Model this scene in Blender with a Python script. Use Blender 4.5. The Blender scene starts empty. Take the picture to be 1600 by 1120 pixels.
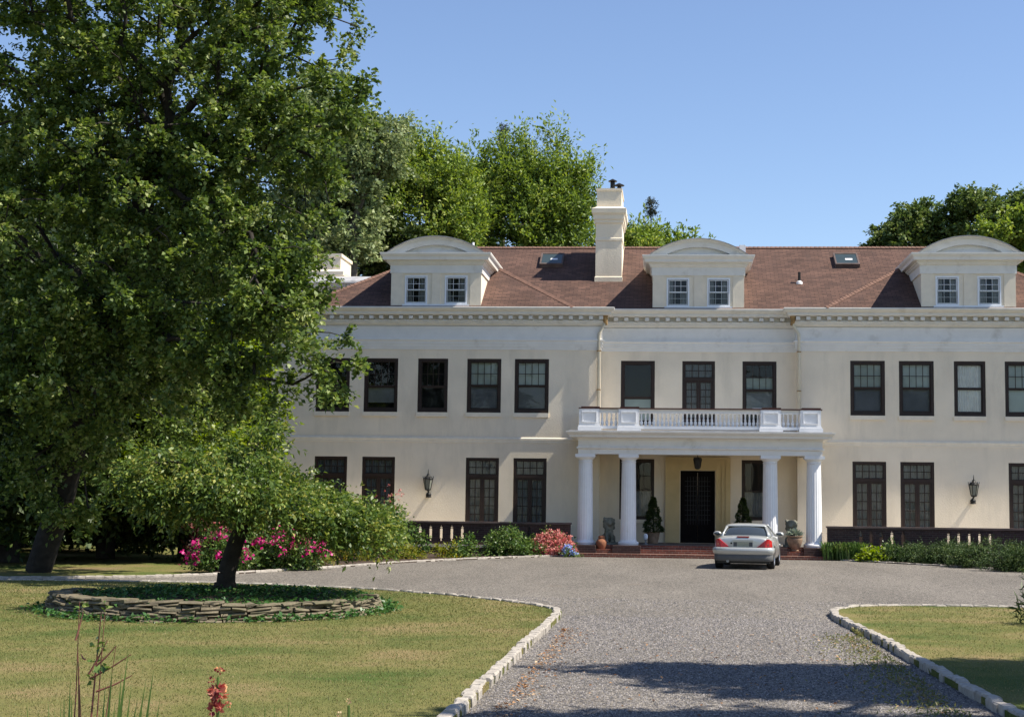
import bpy, bmesh, math, random
import numpy as np
from mathutils import Vector, Matrix
R = math.radians
sc = bpy.context.scene
col = sc.collection
# ------------------------------------------------------------------ camera
CF, CCX, CCY, CH = 2350.0, 880.0, 560.0, 2.0
_th = math.atan(170.0/CF); _ph = math.atan(215.0/CF); _ro = .0117
cF = Vector((-math.sin(_th)*math.cos(_ph), math.cos(_th)*math.cos(_ph), math.sin(_ph)))
_r = cF.cross(Vector((0, 0, 1))).normalized(); _u = _r.cross(cF)
cR = math.cos(_ro)*_r + math.sin(_ro)*_u
cU = math.cos(_ro)*_u - math.sin(_ro)*_r
cam_d = bpy.data.cameras.new('camera'); cam = bpy.data.objects.new('camera', cam_d); col.objects.link(cam)
cam_d.sensor_width = 36; cam_d.lens = CF/1600*36; cam_d.shift_x = -.05
cam_d.clip_start = .2; cam_d.clip_end = 5000
M4 = Matrix((cR, cU, -cF)).transposed().to_4x4(); M4.translation = (0, 0, CH)
cam.matrix_world = M4
sc.camera = cam
def at(px, py, Y):
    """a point of the photograph at distance Y (metres ahead)"""
    d = cF + (px-CCX)/CF*cR - (py-CCY)/CF*cU
    return Vector((0, 0, CH)) + d*(Y/d.y)
# ------------------------------------------------------------------ light
SUN = Vector((.72, -.078, 1.0)).normalized()
w = bpy.data.worlds.new('World'); sc.world = w; w.use_nodes = True
nt = w.node_tree; nt.nodes.clear()
sky = nt.nodes.new('ShaderNodeTexSky'); sky.sky_type = 'NISHITA'; sky.sun_disc = False
sky.sun_elevation = math.asin(SUN.z); sky.sun_rotation = math.atan2(SUN.x, SUN.y)
sky.air_density = 1.0; sky.dust_density = .15; sky.ozone_density = 3.0; sky.altitude = 50
bg = nt.nodes.new('ShaderNodeBackground'); bg.inputs[1].default_value = .108
wo = nt.nodes.new('ShaderNodeOutputWorld')
hs = nt.nodes.new('ShaderNodeHueSaturation'); hs.inputs['Saturation'].default_value = 1.0; hs.inputs['Hue'].default_value = .506; hs.inputs['Value'].default_value = .93; nt.links.new(sky.outputs[0], hs.inputs['Color']); nt.links.new(hs.outputs[0], bg.inputs[0]); nt.links.new(bg.outputs[0], wo.inputs[0])
sd = bpy.data.lights.new('sun', 'SUN'); sd.energy = 5.0; sd.angle = R(.5); sd.color = (1, .93, .80)
so = bpy.data.objects.new('sun', sd); col.objects.link(so); so.location = (30, 0, 40)
so.rotation_euler = SUN.to_track_quat('Z', 'Y').to_euler()
sc.view_settings.view_transform = 'Standard'; sc.view_settings.look = 'None'
sc.view_settings.gamma = 1; sc.view_settings.exposure = .78
sc.cycles.max_bounces = 6; sc.cycles.diffuse_bounces = 4; sc.cycles.transparent_max_bounces = 8
rng = np.random.default_rng(7); rnd = random.Random(11)
# ------------------------------------------------------------------ materials
def mat(name, color, rough=.8, var=.12, scale=6, bump=0, bscale=60, metal=0, spec=.3, dirt=None, dscale=1.2, dlo=.5, dhi=.75, coat=0, streak=0):
    m = bpy.data.materials.new(name); m.use_nodes = True
    n = m.node_tree.nodes; l = m.node_tree.links; b = n['Principled BSDF']
    b.inputs['Roughness'].default_value = rough; b.inputs['Metallic'].default_value = metal
    b.inputs['Specular IOR Level'].default_value = spec; b.inputs['Coat Weight'].default_value = coat
    tc = n.new('ShaderNodeTexCoord')
    no = n.new('ShaderNodeTexNoise'); no.inputs['Scale'].default_value = scale; no.inputs['Detail'].default_value = 6
    l.new(tc.outputs['Object'], no.inputs['Vector'])
    rp = n.new('ShaderNodeValToRGB'); rp.color_ramp.elements[0].position = .3; rp.color_ramp.elements[1].position = .7
    c = Vector(color)
    rp.color_ramp.elements[0].color = (*(c*(1-var)), 1); rp.color_ramp.elements[1].color = (*(c*(1+var)), 1)
    l.new(no.outputs['Fac'], rp.inputs[0]); out = rp.outputs[0]
    if dirt:
        n2 = n.new('ShaderNodeTexNoise'); n2.inputs['Scale'].default_value = dscale; n2.inputs['Detail'].default_value = 8
        n2.inputs['Roughness'].default_value = .65
        if streak:
            mp = n.new('ShaderNodeMapping'); mp.inputs['Scale'].default_value = (1, 1, streak); l.new(tc.outputs['Object'], mp.inputs[0]); l.new(mp.outputs[0], n2.inputs['Vector'])
        else: l.new(tc.outputs['Object'], n2.inputs['Vector'])
        mr = n.new('ShaderNodeMapRange'); mr.inputs[1].default_value = dlo; mr.inputs[2].default_value = dhi
        l.new(n2.outputs['Fac'], mr.inputs[0])
        mx = n.new('ShaderNodeMix'); mx.data_type = 'RGBA'
        l.new(mr.outputs[0], mx.inputs[0]); l.new(out, mx.inputs[6]); mx.inputs[7].default_value = (*dirt, 1); out = mx.outputs[2]
    l.new(out, b.inputs['Base Color'])
    if bump:
        n3 = n.new('ShaderNodeTexNoise'); n3.inputs['Scale'].default_value = bscale; n3.inputs['Detail'].default_value = 4
        l.new(tc.outputs['Object'], n3.inputs['Vector'])
        bp = n.new('ShaderNodeBump'); bp.inputs['Strength'].default_value = bump; bp.inputs['Distance'].default_value = .02
        l.new(n3.outputs['Fac'], bp.inputs['Height']); l.new(bp.outputs[0], b.inputs['Normal'])
    return m
def leafmat(name, c1, c2, c3=None, trans=.3, rough=.45, nscale=.5):
    """leaf: colour differs leaf by leaf and branch by branch"""
    m = bpy.data.materials.new(name); m.use_nodes = True
    n = m.node_tree.nodes; l = m.node_tree.links; b = n['Principled BSDF']; b.inputs['Roughness'].default_value = rough
    b.inputs['Specular IOR Level'].default_value = .3
    g = n.new('ShaderNodeNewGeometry'); rp = n.new('ShaderNodeValToRGB'); e = rp.color_ramp.elements
    e[0].color = (*c1, 1); e[1].color = (*c2, 1); e[0].position = .1; e[1].position = .8
    if c3: k = e.new(1.0); k.color = (*c3, 1)
    tc = n.new('ShaderNodeTexCoord'); no = n.new('ShaderNodeTexNoise'); no.inputs['Scale'].default_value = nscale
    l.new(tc.outputs['Object'], no.inputs['Vector'])
    ma = n.new('ShaderNodeMath'); ma.operation = 'MULTIPLY_ADD'; l.new(no.outputs['Fac'], ma.inputs[0]); ma.inputs[1].default_value = 1.2; ma.inputs[2].default_value = -.6
    ad = n.new('ShaderNodeMath'); ad.operation = 'ADD'; l.new(ma.outputs[0], ad.inputs[0]); l.new(g.outputs['Random Per Island'], ad.inputs[1]); ad.use_clamp = True
    l.new(ad.outputs[0], rp.inputs[0]); l.new(rp.outputs[0], b.inputs['Base Color'])
    t = n.new('ShaderNodeBsdfTranslucent'); hs = n.new('ShaderNodeHueSaturation'); hs.inputs['Saturation'].default_value = 1.15; hs.inputs['Value'].default_value = 1.5
    hs.inputs['Hue'].default_value = .49
    l.new(rp.outputs[0], hs.inputs['Color']); l.new(hs.outputs[0], t.inputs[0])
    mx = n.new('ShaderNodeMixShader'); mx.inputs[0].default_value = trans
    l.new(b.outputs[0], mx.inputs[1]); l.new(t.outputs[0], mx.inputs[2]); l.new(mx.outputs[0], n['Material Output'].inputs[0])
    return m
def brickmat(name, c1, c2, mortar, bw, bh, ms=.012, rough=.9, uv=False, bump=.5, offs=.5, patch=.25, stain=None):
    m = bpy.data.materials.new(name); m.use_nodes = True
    n = m.node_tree.nodes; l = m.node_tree.links; b = n['Principled BSDF']; b.inputs['Roughness'].default_value = rough
    b.inputs['Specular IOR Level'].default_value = .2
    tc = n.new('ShaderNodeTexCoord'); bt = n.new('ShaderNodeTexBrick')
    if uv: vec = tc.outputs['UV']
    else:
        sx = n.new('ShaderNodeSeparateXYZ'); l.new(tc.outputs['Object'], sx.inputs[0])
        ad = n.new('ShaderNodeMath'); l.new(sx.outputs[0], ad.inputs[0]); l.new(sx.outputs[1], ad.inputs[1])
        cb = n.new('ShaderNodeCombineXYZ'); l.new(ad.outputs[0], cb.inputs[0]); l.new(sx.outputs[2], cb.inputs[1]); vec = cb.outputs[0]
    l.new(vec, bt.inputs['Vector'])
    bt.inputs['Color1'].default_value = (*c1, 1); bt.inputs['Color2'].default_value = (*c2, 1); bt.inputs['Mortar'].default_value = (*mortar, 1)
    bt.inputs['Scale'].default_value = 1; bt.inputs['Brick Width'].default_value = bw; bt.inputs['Row Height'].default_value = bh
    bt.inputs['Mortar Size'].default_value = ms; bt.inputs['Mortar Smooth'].default_value = .3; bt.offset = offs
    no = n.new('ShaderNodeTexNoise'); no.inputs['Scale'].default_value = .7; no.inputs['Detail'].default_value = 8; no.inputs['Roughness'].default_value = .7
    l.new(vec, no.inputs['Vector'])
    mr = n.new('ShaderNodeMapRange'); mr.inputs[1].default_value = .3; mr.inputs[2].default_value = .7; mr.inputs[3].default_value = 1-patch; mr.inputs[4].default_value = 1+patch
    l.new(no.outputs['Fac'], mr.inputs[0])
    mx = n.new('ShaderNodeMix'); mx.data_type = 'RGBA'; mx.blend_type = 'MULTIPLY'; mx.inputs[0].default_value = 1
    l.new(bt.outputs['Color'], mx.inputs[6]); l.new(mr.outputs[0], mx.inputs[7]); out = mx.outputs[2]
    if stain:
        mp = n.new('ShaderNodeMapping'); mp.inputs['Scale'].default_value = (1.1, .35, 1); l.new(vec, mp.inputs[0])
        n2 = n.new('ShaderNodeTexNoise'); n2.inputs['Scale'].default_value = 1.1; n2.inputs['Detail'].default_value = 9; n2.inputs['Roughness'].default_value = .7; l.new(mp.outputs[0], n2.inputs['Vector'])
        m2 = n.new('ShaderNodeMapRange'); m2.inputs[1].default_value = .52; m2.inputs[2].default_value = .7; m2.inputs[4].default_value = .75; l.new(n2.outputs['Fac'], m2.inputs[0])
        m3 = n.new('ShaderNodeMix'); m3.data_type = 'RGBA'; l.new(m2.outputs[0], m3.inputs[0]); l.new(out, m3.inputs[6]); m3.inputs[7].default_value = (*stain, 1); out = m3.outputs[2]
    l.new(out, b.inputs['Base Color'])
    bp = n.new('ShaderNodeBump'); bp.inputs['Strength'].default_value = bump; bp.inputs['Distance'].default_value = .01
    inv = n.new('ShaderNodeMath'); inv.operation = 'SUBTRACT'; inv.inputs[0].default_value = 1; l.new(bt.outputs['Fac'], inv.inputs[1])
    l.new(inv.outputs[0], bp.inputs['Height']); l.new(bp.outputs[0], b.inputs['Normal'])
    return m
M = {}
M['stucco'] = mat('stucco', (.81, .705, .55), .92, .06, 1.0, .4, 35, dirt=(.62, .54, .42), dscale=1.5, dlo=.5, dhi=.85, streak=.22)
M['sill'] = mat('sill_paint', (.80, .71, .57), .8, .05, 5, .1)
M['trim'] = mat('white_trim', (.77, .745, .70), .6, .04, 3, .08, 30, dirt=(.50, .46, .40), dscale=1.6, dlo=.56, dhi=.85)
M['cream'] = mat('cream_trim', (.72, .69, .63), .65, .05, 3, .08, 30, dirt=(.48, .44, .37), dscale=1.2, dlo=.58, dhi=.85)
M['white'] = mat('white_paint', (.78, .78, .79), .5, .03, 4, .05, 30, dirt=(.62, .60, .56), dscale=2.2, dlo=.6, dhi=.9)
M['brown'] = mat('dark_brown_paint', (.030, .018, .014), .5, .2, 5, .05)
M['darkred'] = mat('rail_cap_paint', (.075, .030, .024), .6, .2, 5, .05)
M['ochre'] = mat('ochre_stone', (.60, .46, .24), .75, .08, 2, .1)
M['door'] = mat('dark_door_wood', (.008, .006, .006), .75, .3, 4, .1, spec=.08)
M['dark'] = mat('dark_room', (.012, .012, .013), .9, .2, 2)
M['iron'] = mat('black_iron', (.022, .022, .022), .45, .2, 8, .1, metal=.3)
M['flash'] = mat('grey_flashing', (.30, .30, .31), .55, .12, 3, .1, metal=.3)
M['lead'] = mat('weathered_metal_roof', (.42, .42, .43), .6, .2, 1.5, .1, dirt=(.25, .25, .26), dscale=2.5, dlo=.45, dhi=.7)
M['pipe'] = mat('cream_pipe', (.66, .60, .47), .6, .06, 4, dirt=(.36, .22, .09), dscale=1.1, dlo=.62, dhi=.8)
M['rust'] = mat('rusty_copper', (.30, .19, .08), .8, .4, 9, .3)
M['slate'] = mat('porch_slate', (.13, .12, .115), .7, .2, 3, .1)
M['shingle'] = brickmat('brown_red_shingle', (.128, .073, .056), (.078, .046, .037), (.034, .022, .020), .30, .135, .009, uv=True, bump=.6, patch=.22, stain=(.075, .048, .041))
M['hipcap'] = mat('hip_shingle', (.155, .088, .066), .9, .2, 5, .3)
M['brickdark'] = brickmat('dark_brick', (.070, .040, .036), (.042, .026, .025), (.085, .068, .06), .22, .072, .008)
M['brickred'] = brickmat('red_brick', (.21, .070, .045), (.12, .042, .032), (.26, .20, .16), .21, .066, .008)
M['stonecap'] = mat('stone_cap', (.10, .072, .065), .8, .25, 4, .2)
M['ledge'] = mat('pale_ledge', (.55, .50, .43), .85, .12, 3, .2)
M['bark'] = mat('bark', (.026, .022, .018), .95, .35, 7, .8, 18)
M['barklt'] = mat('grey_bark', (.13, .115, .095), .95, .3, 7, .6, 18)
M['blind'] = mat('pale_blind', (.52, .58, .54), .9, .08, 2)
M['blinddk'] = mat('grey_blind', (.17, .18, .20), .9, .12, 2)
M['lace'] = mat('curtain_cloth', (.88, .86, .82), .95, .08, 5)
M['lacedk'] = mat('dim_curtain', (.26, .27, .275), .95, .2, 3)
M['vinyl'] = mat('white_vinyl', (.80, .82, .86), .4, .02, 4)
M['terracotta'] = mat('terracotta', (.26, .105, .055), .85, .2, 8, .2)
M['oldstone'] = mat('weathered_stone', (.19, .19, .155), .9, .3, 9, .5, 30, dirt=(.08, .10, .06), dscale=5)
M['urn'] = mat('aged_urn_clay', (.27, .18, .12), .9, .3, 8, .4, 30)
M['granite'] = mat('granite_block', (.36, .325, .285), .9, .22, 9, .6, 40, dirt=(.30, .27, .23), dscale=4, dlo=.5, dhi=.72)
M['fieldstone'] = mat('stacked_fieldstone', (.145, .122, .082), .95, .35, 5, .7, 25, dirt=(.10, .10, .055), dscale=3.5, dlo=.5, dhi=.7)
M['mulch'] = mat('mulch', (.055, .036, .026), .98, .5, 25, 1, 50)
M['rooftar'] = mat('flat_roof', (.16, .15, .15), .9, .2, 3)
def glassmat():
    m = bpy.data.materials.new('window_glass'); m.use_nodes = True; n = m.node_tree.nodes; l = m.node_tree.links
    n.remove(n['Principled BSDF']); t = n.new('ShaderNodeBsdfTransparent'); t.inputs[0].default_value = (.93, .95, .94, 1)
    g = n.new('ShaderNodeBsdfGlossy'); g.inputs['Roughness'].default_value = .015
    f = n.new('ShaderNodeFresnel'); f.inputs[0].default_value = 1.45
    no = n.new('ShaderNodeTexNoise'); no.inputs['Scale'].default_value = 1.7
    tc = n.new('ShaderNodeTexCoord'); l.new(tc.outputs['Object'], no.inputs['Vector'])
    bp = n.new('ShaderNodeBump'); bp.inputs['Strength'].default_value = .25; bp.inputs['Distance'].default_value = .02; l.new(no.outputs['Fac'], bp.inputs['Height']); l.new(bp.outputs[0], g.inputs['Normal'])
    mx = n.new('ShaderNodeMixShader'); l.new(f.outputs[0], mx.inputs[0]); l.new(t.outputs[0], mx.inputs[1]); l.new(g.outputs[0], mx.inputs[2]); l.new(mx.outputs[0], n['Material Output'].inputs[0])
    return m
M['glass'] = glassmat()
# ------------------------------------------------------------------ mesh helpers
class MB:
    def __init__(s): s.v = []; s.f = []
    def add(s, vs, fs):
        o = len(s.v); s.v += [tuple(v) for v in vs]; s.f += [tuple(i+o for i in f) for f in fs]; return s
    def box(s, x0, x1, y0, y1, z0, z1):
        return s.add([(x0,y0,z0),(x1,y0,z0),(x1,y1,z0),(x0,y1,z0),(x0,y0,z1),(x1,y0,z1),(x1,y1,z1),(x0,y1,z1)],
                     [(0,3,2,1),(4,5,6,7),(0,1,5,4),(1,2,6,5),(2,3,7,6),(3,0,4,7)])
    def lathe(s, prof, c=(0,0,0), n=24, flute=0, nf=20, sq=False, caps=True):
        """prof: (r, z) list"""
        vs = []
        for r, z in prof:
            for i in range(n):
                a = 2*math.pi*i/n; rr = r*(1-flute*abs(math.sin(a*nf/2))) if flute else r
                vs.append((c[0]+rr*math.cos(a), c[1]+rr*math.sin(a), c[2]+z))
        fs = [(k*n+i, k*n+(i+1)%n, (k+1)*n+(i+1)%n, (k+1)*n+i) for k in range(len(prof)-1) for i in range(n)]
        if caps: fs += [tuple(range(n-1,-1,-1)), tuple((len(prof)-1)*n+i for i in range(n))]
        return s.add(vs, fs)
    def tube(s, pts, rad, n=6, cap=True):
        pts = [Vector(p) for p in pts]; vs = []; fs = []
        if not hasattr(rad, '__len__'): rad = [rad]*len(pts)
        ref = None
        for i, p in enumerate(pts):
            d = (pts[min(i+1, len(pts)-1)] - pts[max(i-1, 0)]).normalized()
            if ref is None: ref = Vector((1,0,0)) if abs(d.x) < .8 else Vector((0,1,0))
            a = d.cross(ref).normalized(); b = d.cross(a); ref = -b if False else ref
            for k in range(n):
                t = 2*math.pi*k/n; vs.append(p + float(rad[i])*(math.cos(t)*a + math.sin(t)*b))
        for i in range(len(pts)-1):
            for k in range(n): fs.append((i*n+k, i*n+(k+1)%n, (i+1)*n+(k+1)%n, (i+1)*n+k))
        if cap: fs += [tuple(range(n-1,-1,-1)), tuple((len(pts)-1)*n+k for k in range(n))]
        return s.add(vs, fs)
    def molding(s, path, prof, closed=False, endcap=True):
        """sweep (outward offset, z) profile along a plan path; outward is to the right of travel"""
        P = [Vector(p) for p in path]; n = len(P); m = len(prof); vs = []
        for i in range(n):
            ds = []
            if i > 0: ds.append((P[i]-P[i-1]).normalized())
            if i < n-1: ds.append((P[i+1]-P[i]).normalized())
            ns = [Vector((d.y, -d.x)) for d in ds]
            nn = sum(ns, Vector((0,0)))
            nn = nn/nn.dot(ns[0]) if len(ns) > 1 else ns[0]
            for o, z in prof: vs.append((P[i].x+nn.x*o, P[i].y+nn.y*o, z))
        fs = [(i*m+k, (i+1)*m+k, (i+1)*m+k+1, i*m+k+1) for i in range(n-1) for k in range(m-1)]
        if endcap: fs += [tuple(range(m-1,-1,-1)), tuple((n-1)*m+k for k in range(m))]
        return s.add(vs, fs)
    def sphere(s, c, r, nu=12, nv=8, rot=None):
        r = r if hasattr(r, '__len__') else (r, r, r); vs = [Vector((0,0,-r[2]))]
        for j in range(1, nv):
            t = math.pi*j/nv
            for i in range(nu):
                a = 2*math.pi*i/nu; vs.append(Vector((r[0]*math.sin(t)*math.cos(a), r[1]*math.sin(t)*math.sin(a), -r[2]*math.cos(t))))
        vs.append(Vector((0,0,r[2]))); L = len(vs)-1
        fs = [(0, 1+(i+1)%nu, 1+i) for i in range(nu)] + [(L, L-nu+i, L-nu+(i+1)%nu) for i in range(nu)]
        fs += [(1+j*nu+i, 1+j*nu+(i+1)%nu, 1+(j+1)*nu+(i+1)%nu, 1+(j+1)*nu+i) for j in range(nv-2) for i in range(nu)]
        c = Vector(c)
        return s.add([(rot@v if rot else v)+c for v in vs], fs)
    def build(s, name, m, parent=None, smooth=False, local=False, bevel=0, auto=None):
        me = bpy.data.meshes.new(name); me.from_pydata(s.v, [], s.f); me.update()
        return link(name, me, m, parent, smooth, local, bevel, auto)
def link(name, me, m, parent=None, smooth=False, local=False, bevel=0, auto=None):
    me.materials.append(M[m] if isinstance(m, str) else m)
    if smooth or auto: me.polygons.foreach_set('use_smooth', [True]*len(me.polygons))
    if auto:
        me.set_sharp_from_angle(angle=R(auto))
    o = bpy.data.objects.new(name, me); col.objects.link(o)
    if parent:
        o.parent = parent
        if not local and parent.parent is None: o.location = -Vector(parent.location)
    if bevel:
        b = o.modifiers.new('bevel', 'BEVEL'); b.width = bevel; b.segments = 1; b.limit_method = 'ANGLE'
    return o
def tag(o, label=None, cat=None, group=None, kind=None):
    if label: o['label'] = label
    if cat: o['category'] = cat
    if group: o['group'] = group
    if kind: o['kind'] = kind
    return o
def thing(name, label, cat, loc=(0,0,0), rz=0, group=None):
    o = bpy.data.objects.new(name, None); col.objects.link(o); o.empty_display_size = .3
    o.location = loc; o.rotation_euler = (0, 0, rz); return tag(o, label, cat, group)
def poly_mesh(pts, z, skirt=0):
    bm = bmesh.new(); vs = [bm.verts.new((x, y, z)) for x, y in pts]; f = bm.faces.new(vs)
    if f.normal.z < 0: f.normal_flip()
    f.normal_update()
    if f.normal.z < 0: f.normal_flip()
    if skirt:
        lo = [bm.verts.new((x, y, z-skirt)) for x, y in pts]
        for i in range(len(pts)): j = (i+1) % len(pts); bm.faces.new((vs[i], vs[j], lo[j], lo[i]))
    bmesh.ops.triangulate(bm, faces=[f]); me = bpy.data.meshes.new('p'); bm.to_mesh(me); bm.free(); return me
def spline(pts, n=8):
    out = []; P = [Vector(p) for p in pts]
    for i in range(len(P)-1):
        a, b, c, d = P[max(i-1,0)], P[i], P[i+1], P[min(i+2,len(P)-1)]
        for k in range(n):
            t = k/n; out.append(.5*((2*b)+(c-a)*t+(2*a-5*b+4*c-d)*t*t+(3*b-a-3*c+d)*t**3))
    out.append(P[-1]); return out
def inpoly(x, y, poly):
    c = np.zeros(len(x), bool); j = len(poly)-1
    for i in range(len(poly)):
        xi, yi = poly[i]; xj, yj = poly[j]
        if yi != yj: c ^= ((yi > y) != (yj > y)) & (x < (xj-xi)*(y-yi)/(yj-yi)+xi)
        j = i
    return c
# ------------------------------------------------------------------ foliage helpers
def quads_mesh(name, P, k=4):
    """P: (n,k,3) array of faces, every face its own island"""
    n = len(P); me = bpy.data.meshes.new(name); me.vertices.add(n*k); me.loops.add(n*k); me.polygons.add(n)
    me.vertices.foreach_set('co', P.reshape(-1).astype(np.float32))
    me.loops.foreach_set('vertex_index', np.arange(n*k, dtype=np.int32))
    me.polygons.foreach_set('loop_start', np.arange(0, n*k, k, dtype=np.int32)); me.update(calc_edges=True); me.validate(); return me
def unit(v): return v/np.maximum(np.linalg.norm(v, axis=-1, keepdims=True), 1e-9)
def leaves(pos, size, up=(0, 0, 1), upw=.8, axis=None, axw=1.0, aspect=.6, jit=.35, fold=.15):
    """diamond leaves at pos (n,3); normals lean to up; axis = way the leaf points"""
    n = len(pos); N = unit(np.array(up)*upw + rng.normal(0, .6, (n, 3)))
    A = rng.normal(0, 1, (n, 3)) + (axis*axw*2 if axis is not None else 0)
    A = unit(A - (A*N).sum(1, keepdims=True)*N); B = np.cross(N, A)
    s = (size*(1+rng.uniform(-jit, jit, n)))[:, None]
    w_ = s*aspect*.5
    return np.stack([pos, pos+A*s*.45+B*w_+N*s*fold, pos+A*s, pos+A*s*.45-B*w_+N*s*fold], 1)
def sprays(C, nt_, nl, length, size, out=None, outw=1, droop=-.25, thick=.06, **kw):
    """leafy twigs starting at cluster centres C"""
    n = len(C); T = np.repeat(C, nt_, 0); D = rng.normal(0, 1, (n*nt_, 3)); D[:, 2] *= .7
    if out is not None: D += np.repeat(out, nt_, 0)*outw
    D = unit(D); L = length*rng.uniform(.5, 1.2, (n*nt_, 1))
    T0 = T + rng.normal(0, length*.25, T.shape)
    t = rng.uniform(0, 1, (n*nt_, nl, 1))
    P = T0[:, None] + D[:, None]*L[:, None]*t + np.array([0, 0, droop])*L[:, None]*t*t + rng.normal(0, thick, (n*nt_, nl, 3))
    ax = np.repeat((D + np.array([0, 0, droop]))[:, None], nl, 1)
    return leaves(P.reshape(-1, 3), size, axis=unit(ax.reshape(-1, 3)), **kw), T0, T0 + D*L + np.array([0, 0, droop])*L
def blob_points(blobs, n, shell=.45):
    vol = np.array([b[1][0]*b[1][1]*b[1][2] for b in blobs])**.66; k = rng.choice(len(blobs), n, p=vol/vol.sum())
    c = np.array([b[0] for b in blobs], float)[k]; r = np.array([b[1] for b in blobs], float)[k]
    d = unit(rng.normal(0, 1, (n, 3))); rad = (shell + (1-shell)*rng.uniform(0, 1, (n, 1))**.6)*rng.normal(1, .07, (n, 1))
    return c + d*r*rad, d
def skeleton(root_pts, C, r0, r1=.012, wig=.12):
    """branches that join the points C to the trunk polyline; returns a MB"""
    nodes = [Vector(p) for p in root_pts]; par = [-1]+list(range(len(root_pts)-1)); nr = len(root_pts)
    arr = [np.array(p, float) for p in root_pts]
    fork = np.array(root_pts[-1], float); order = np.argsort(np.linalg.norm(C-fork, axis=1))
    A = np.zeros((nr+2*len(C), 3)); A[:nr] = np.array(root_pts, float); D = np.zeros(nr+2*len(C)); cnt = nr
    P = list(par)+[0]*(2*len(C)); lo = max(1, nr//2)
    for i in order:
        p = C[i]; d = np.linalg.norm(A[lo:cnt]-p, axis=1); j = lo+int(np.argmin(d + .45*D[lo:cnt])); L = np.linalg.norm(A[j]-p)
        mid = (A[j]+p)/2 + rng.normal(0, wig, 3)*L*.5 + np.array([0, 0, .06*L])
        A[cnt] = mid; P[cnt] = j; D[cnt] = D[j]+L/2; A[cnt+1] = p; P[cnt+1] = cnt; D[cnt+1] = D[cnt]+L/2; cnt += 2
    W = np.ones(cnt)
    for i in range(cnt-1, 0, -1): W[P[i]] += W[i]*.9
    rad = np.minimum(r1*np.sqrt(W), r0)
    rad[:nr] = np.linspace(r0, max(rad[nr-1], r0*.45), nr)
    mb = MB(); has = set()
    for i in range(1, cnt):
        a, b = Vector(A[P[i]]), Vector(A[i])
        if (a-b).length < 1e-3: continue
        mb.tube([a, b], [rad[P[i]] if i < nr else min(rad[P[i]], rad[i]*1.25), rad[i]], 8 if rad[i] > .1 else (5 if rad[i] > .03 else 3), cap=False)
    return mb
def tree(name, label, cat, base, blobs, ncl, nt_, nl, length, size, lm, r0=.25, fork=.45, bark='bark', group=None, shell=.45, out=.8, droop=-.2, lean=(0,0), r1=.014, lw=1, **kw):
    base = Vector(base); t = thing(name, label, cat, base, 0, group)
    C, d = blob_points(blobs, ncl, shell); C = C[C[:, 2] > .3]
    d = d[:len(C)]
    top = Vector((sum(b[0][0] for b in blobs)/len(blobs), sum(b[0][1] for b in blobs)/len(blobs), max(b[0][2] for b in blobs)))
    f = base.lerp(top, fork) + Vector((*lean, 0))
    rp = [base, base.lerp(f, .3)+Vector((.06, .04, 0)), base.lerp(f, .65)+Vector((-.05, .05, 0)), f, f.lerp(top, .45)]
    skeleton(rp, C, r0, r1).build('trunk', bark, t, smooth=True)
    P, _, _ = sprays(C, nt_, nl, length, size, out=d, outw=out, droop=droop, **kw)
    link('crown', quads_mesh('crown', P), lm, t)
    return t
def bush(name, label, cat, loc, r, n, size, lm, group=None, flowers=None, up=.6, aspect=.55, ntw=6, length=.3, droop=-.1, outw=1.4, stems=True):
    loc = Vector(loc); t = thing(name, label, cat, loc, 0, group)
    ncl = max(12, n//(ntw*7)); d = unit(rng.normal(0, 1, (ncl, 3))); d[:, 2] = abs(d[:, 2])
    lump = 1 + .22*np.sin(d[:, :1]*5+loc.x*3)*np.cos(d[:, 1:2]*4+loc.y)
    C = np.array(loc) + d*np.array(r)*(rng.uniform(.35, .9, (ncl, 1)))*lump
    P, _, _ = sprays(C, ntw, 7, length, size, out=d, outw=outw, droop=droop, upw=up, aspect=aspect, thick=size*.5)
    P[:, :, 2] = np.maximum(P[:, :, 2], .01)
    link('foliage', quads_mesh('foliage', P), lm, t)
    if stems:
        mb = MB()
        for c in C[::3]: mb.tube([loc+Vector((rnd.uniform(-.1, .1)*r[0], rnd.uniform(-.1, .1)*r[1], 0)), (loc+Vector(c))/2+Vector((0, 0, .1*r[2])), Vector(c)], [.018, .012, .006], 4)
        mb.build('stem', 'bark', t)
    if flowers:
        fm, nf, fs, zmin = flowers; mb = []; k = 0
        for i in range(nf):
            dd = unit(rng.normal(0, 1, 3)+np.array([.25, -.5, .1])); dd[2] = abs(dd[2])*.9+zmin
            p = np.array(loc) + unit(dd)*np.array(r)*rng.uniform(.92, 1.12)
            mb.append(leaves(p+rng.normal(0, fs*.35, (12, 3)), fs*.6, up=(0, -.3, .7), aspect=.9))
        link('blossom', quads_mesh('blossom', np.concatenate(mb)), fm, t)
    return t
L1 = leafmat('leaf_linden', (0.049,0.088,0.021), (0.150,0.211,0.046), (0.290,0.330,0.122), .32, .5, .6)
L2 = leafmat('leaf_weeping', (0.049,0.091,0.021), (0.150,0.212,0.046), (0.330,0.335,0.091), .28, .42, 2)
L3 = leafmat('leaf_bright', (0.090,0.147,0.034), (0.219,0.302,0.054), (0.351,0.402,0.109), .32, .5, .35)
L4 = leafmat('leaf_greygreen', (0.122,0.172,0.070), (0.267,0.322,0.142), (0.445,0.485,0.263), .25, .5, .4)
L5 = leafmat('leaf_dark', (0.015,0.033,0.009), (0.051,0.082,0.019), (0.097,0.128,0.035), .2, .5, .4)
L6 = leafmat('leaf_lime', (.09, .15, .015), (.20, .27, .025), (.26, .32, .05), .4, .5, 1)
L7 = leafmat('needle_blue', (.040, .055, .045), (.075, .085, .07), None, .1, .6, 1)
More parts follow.
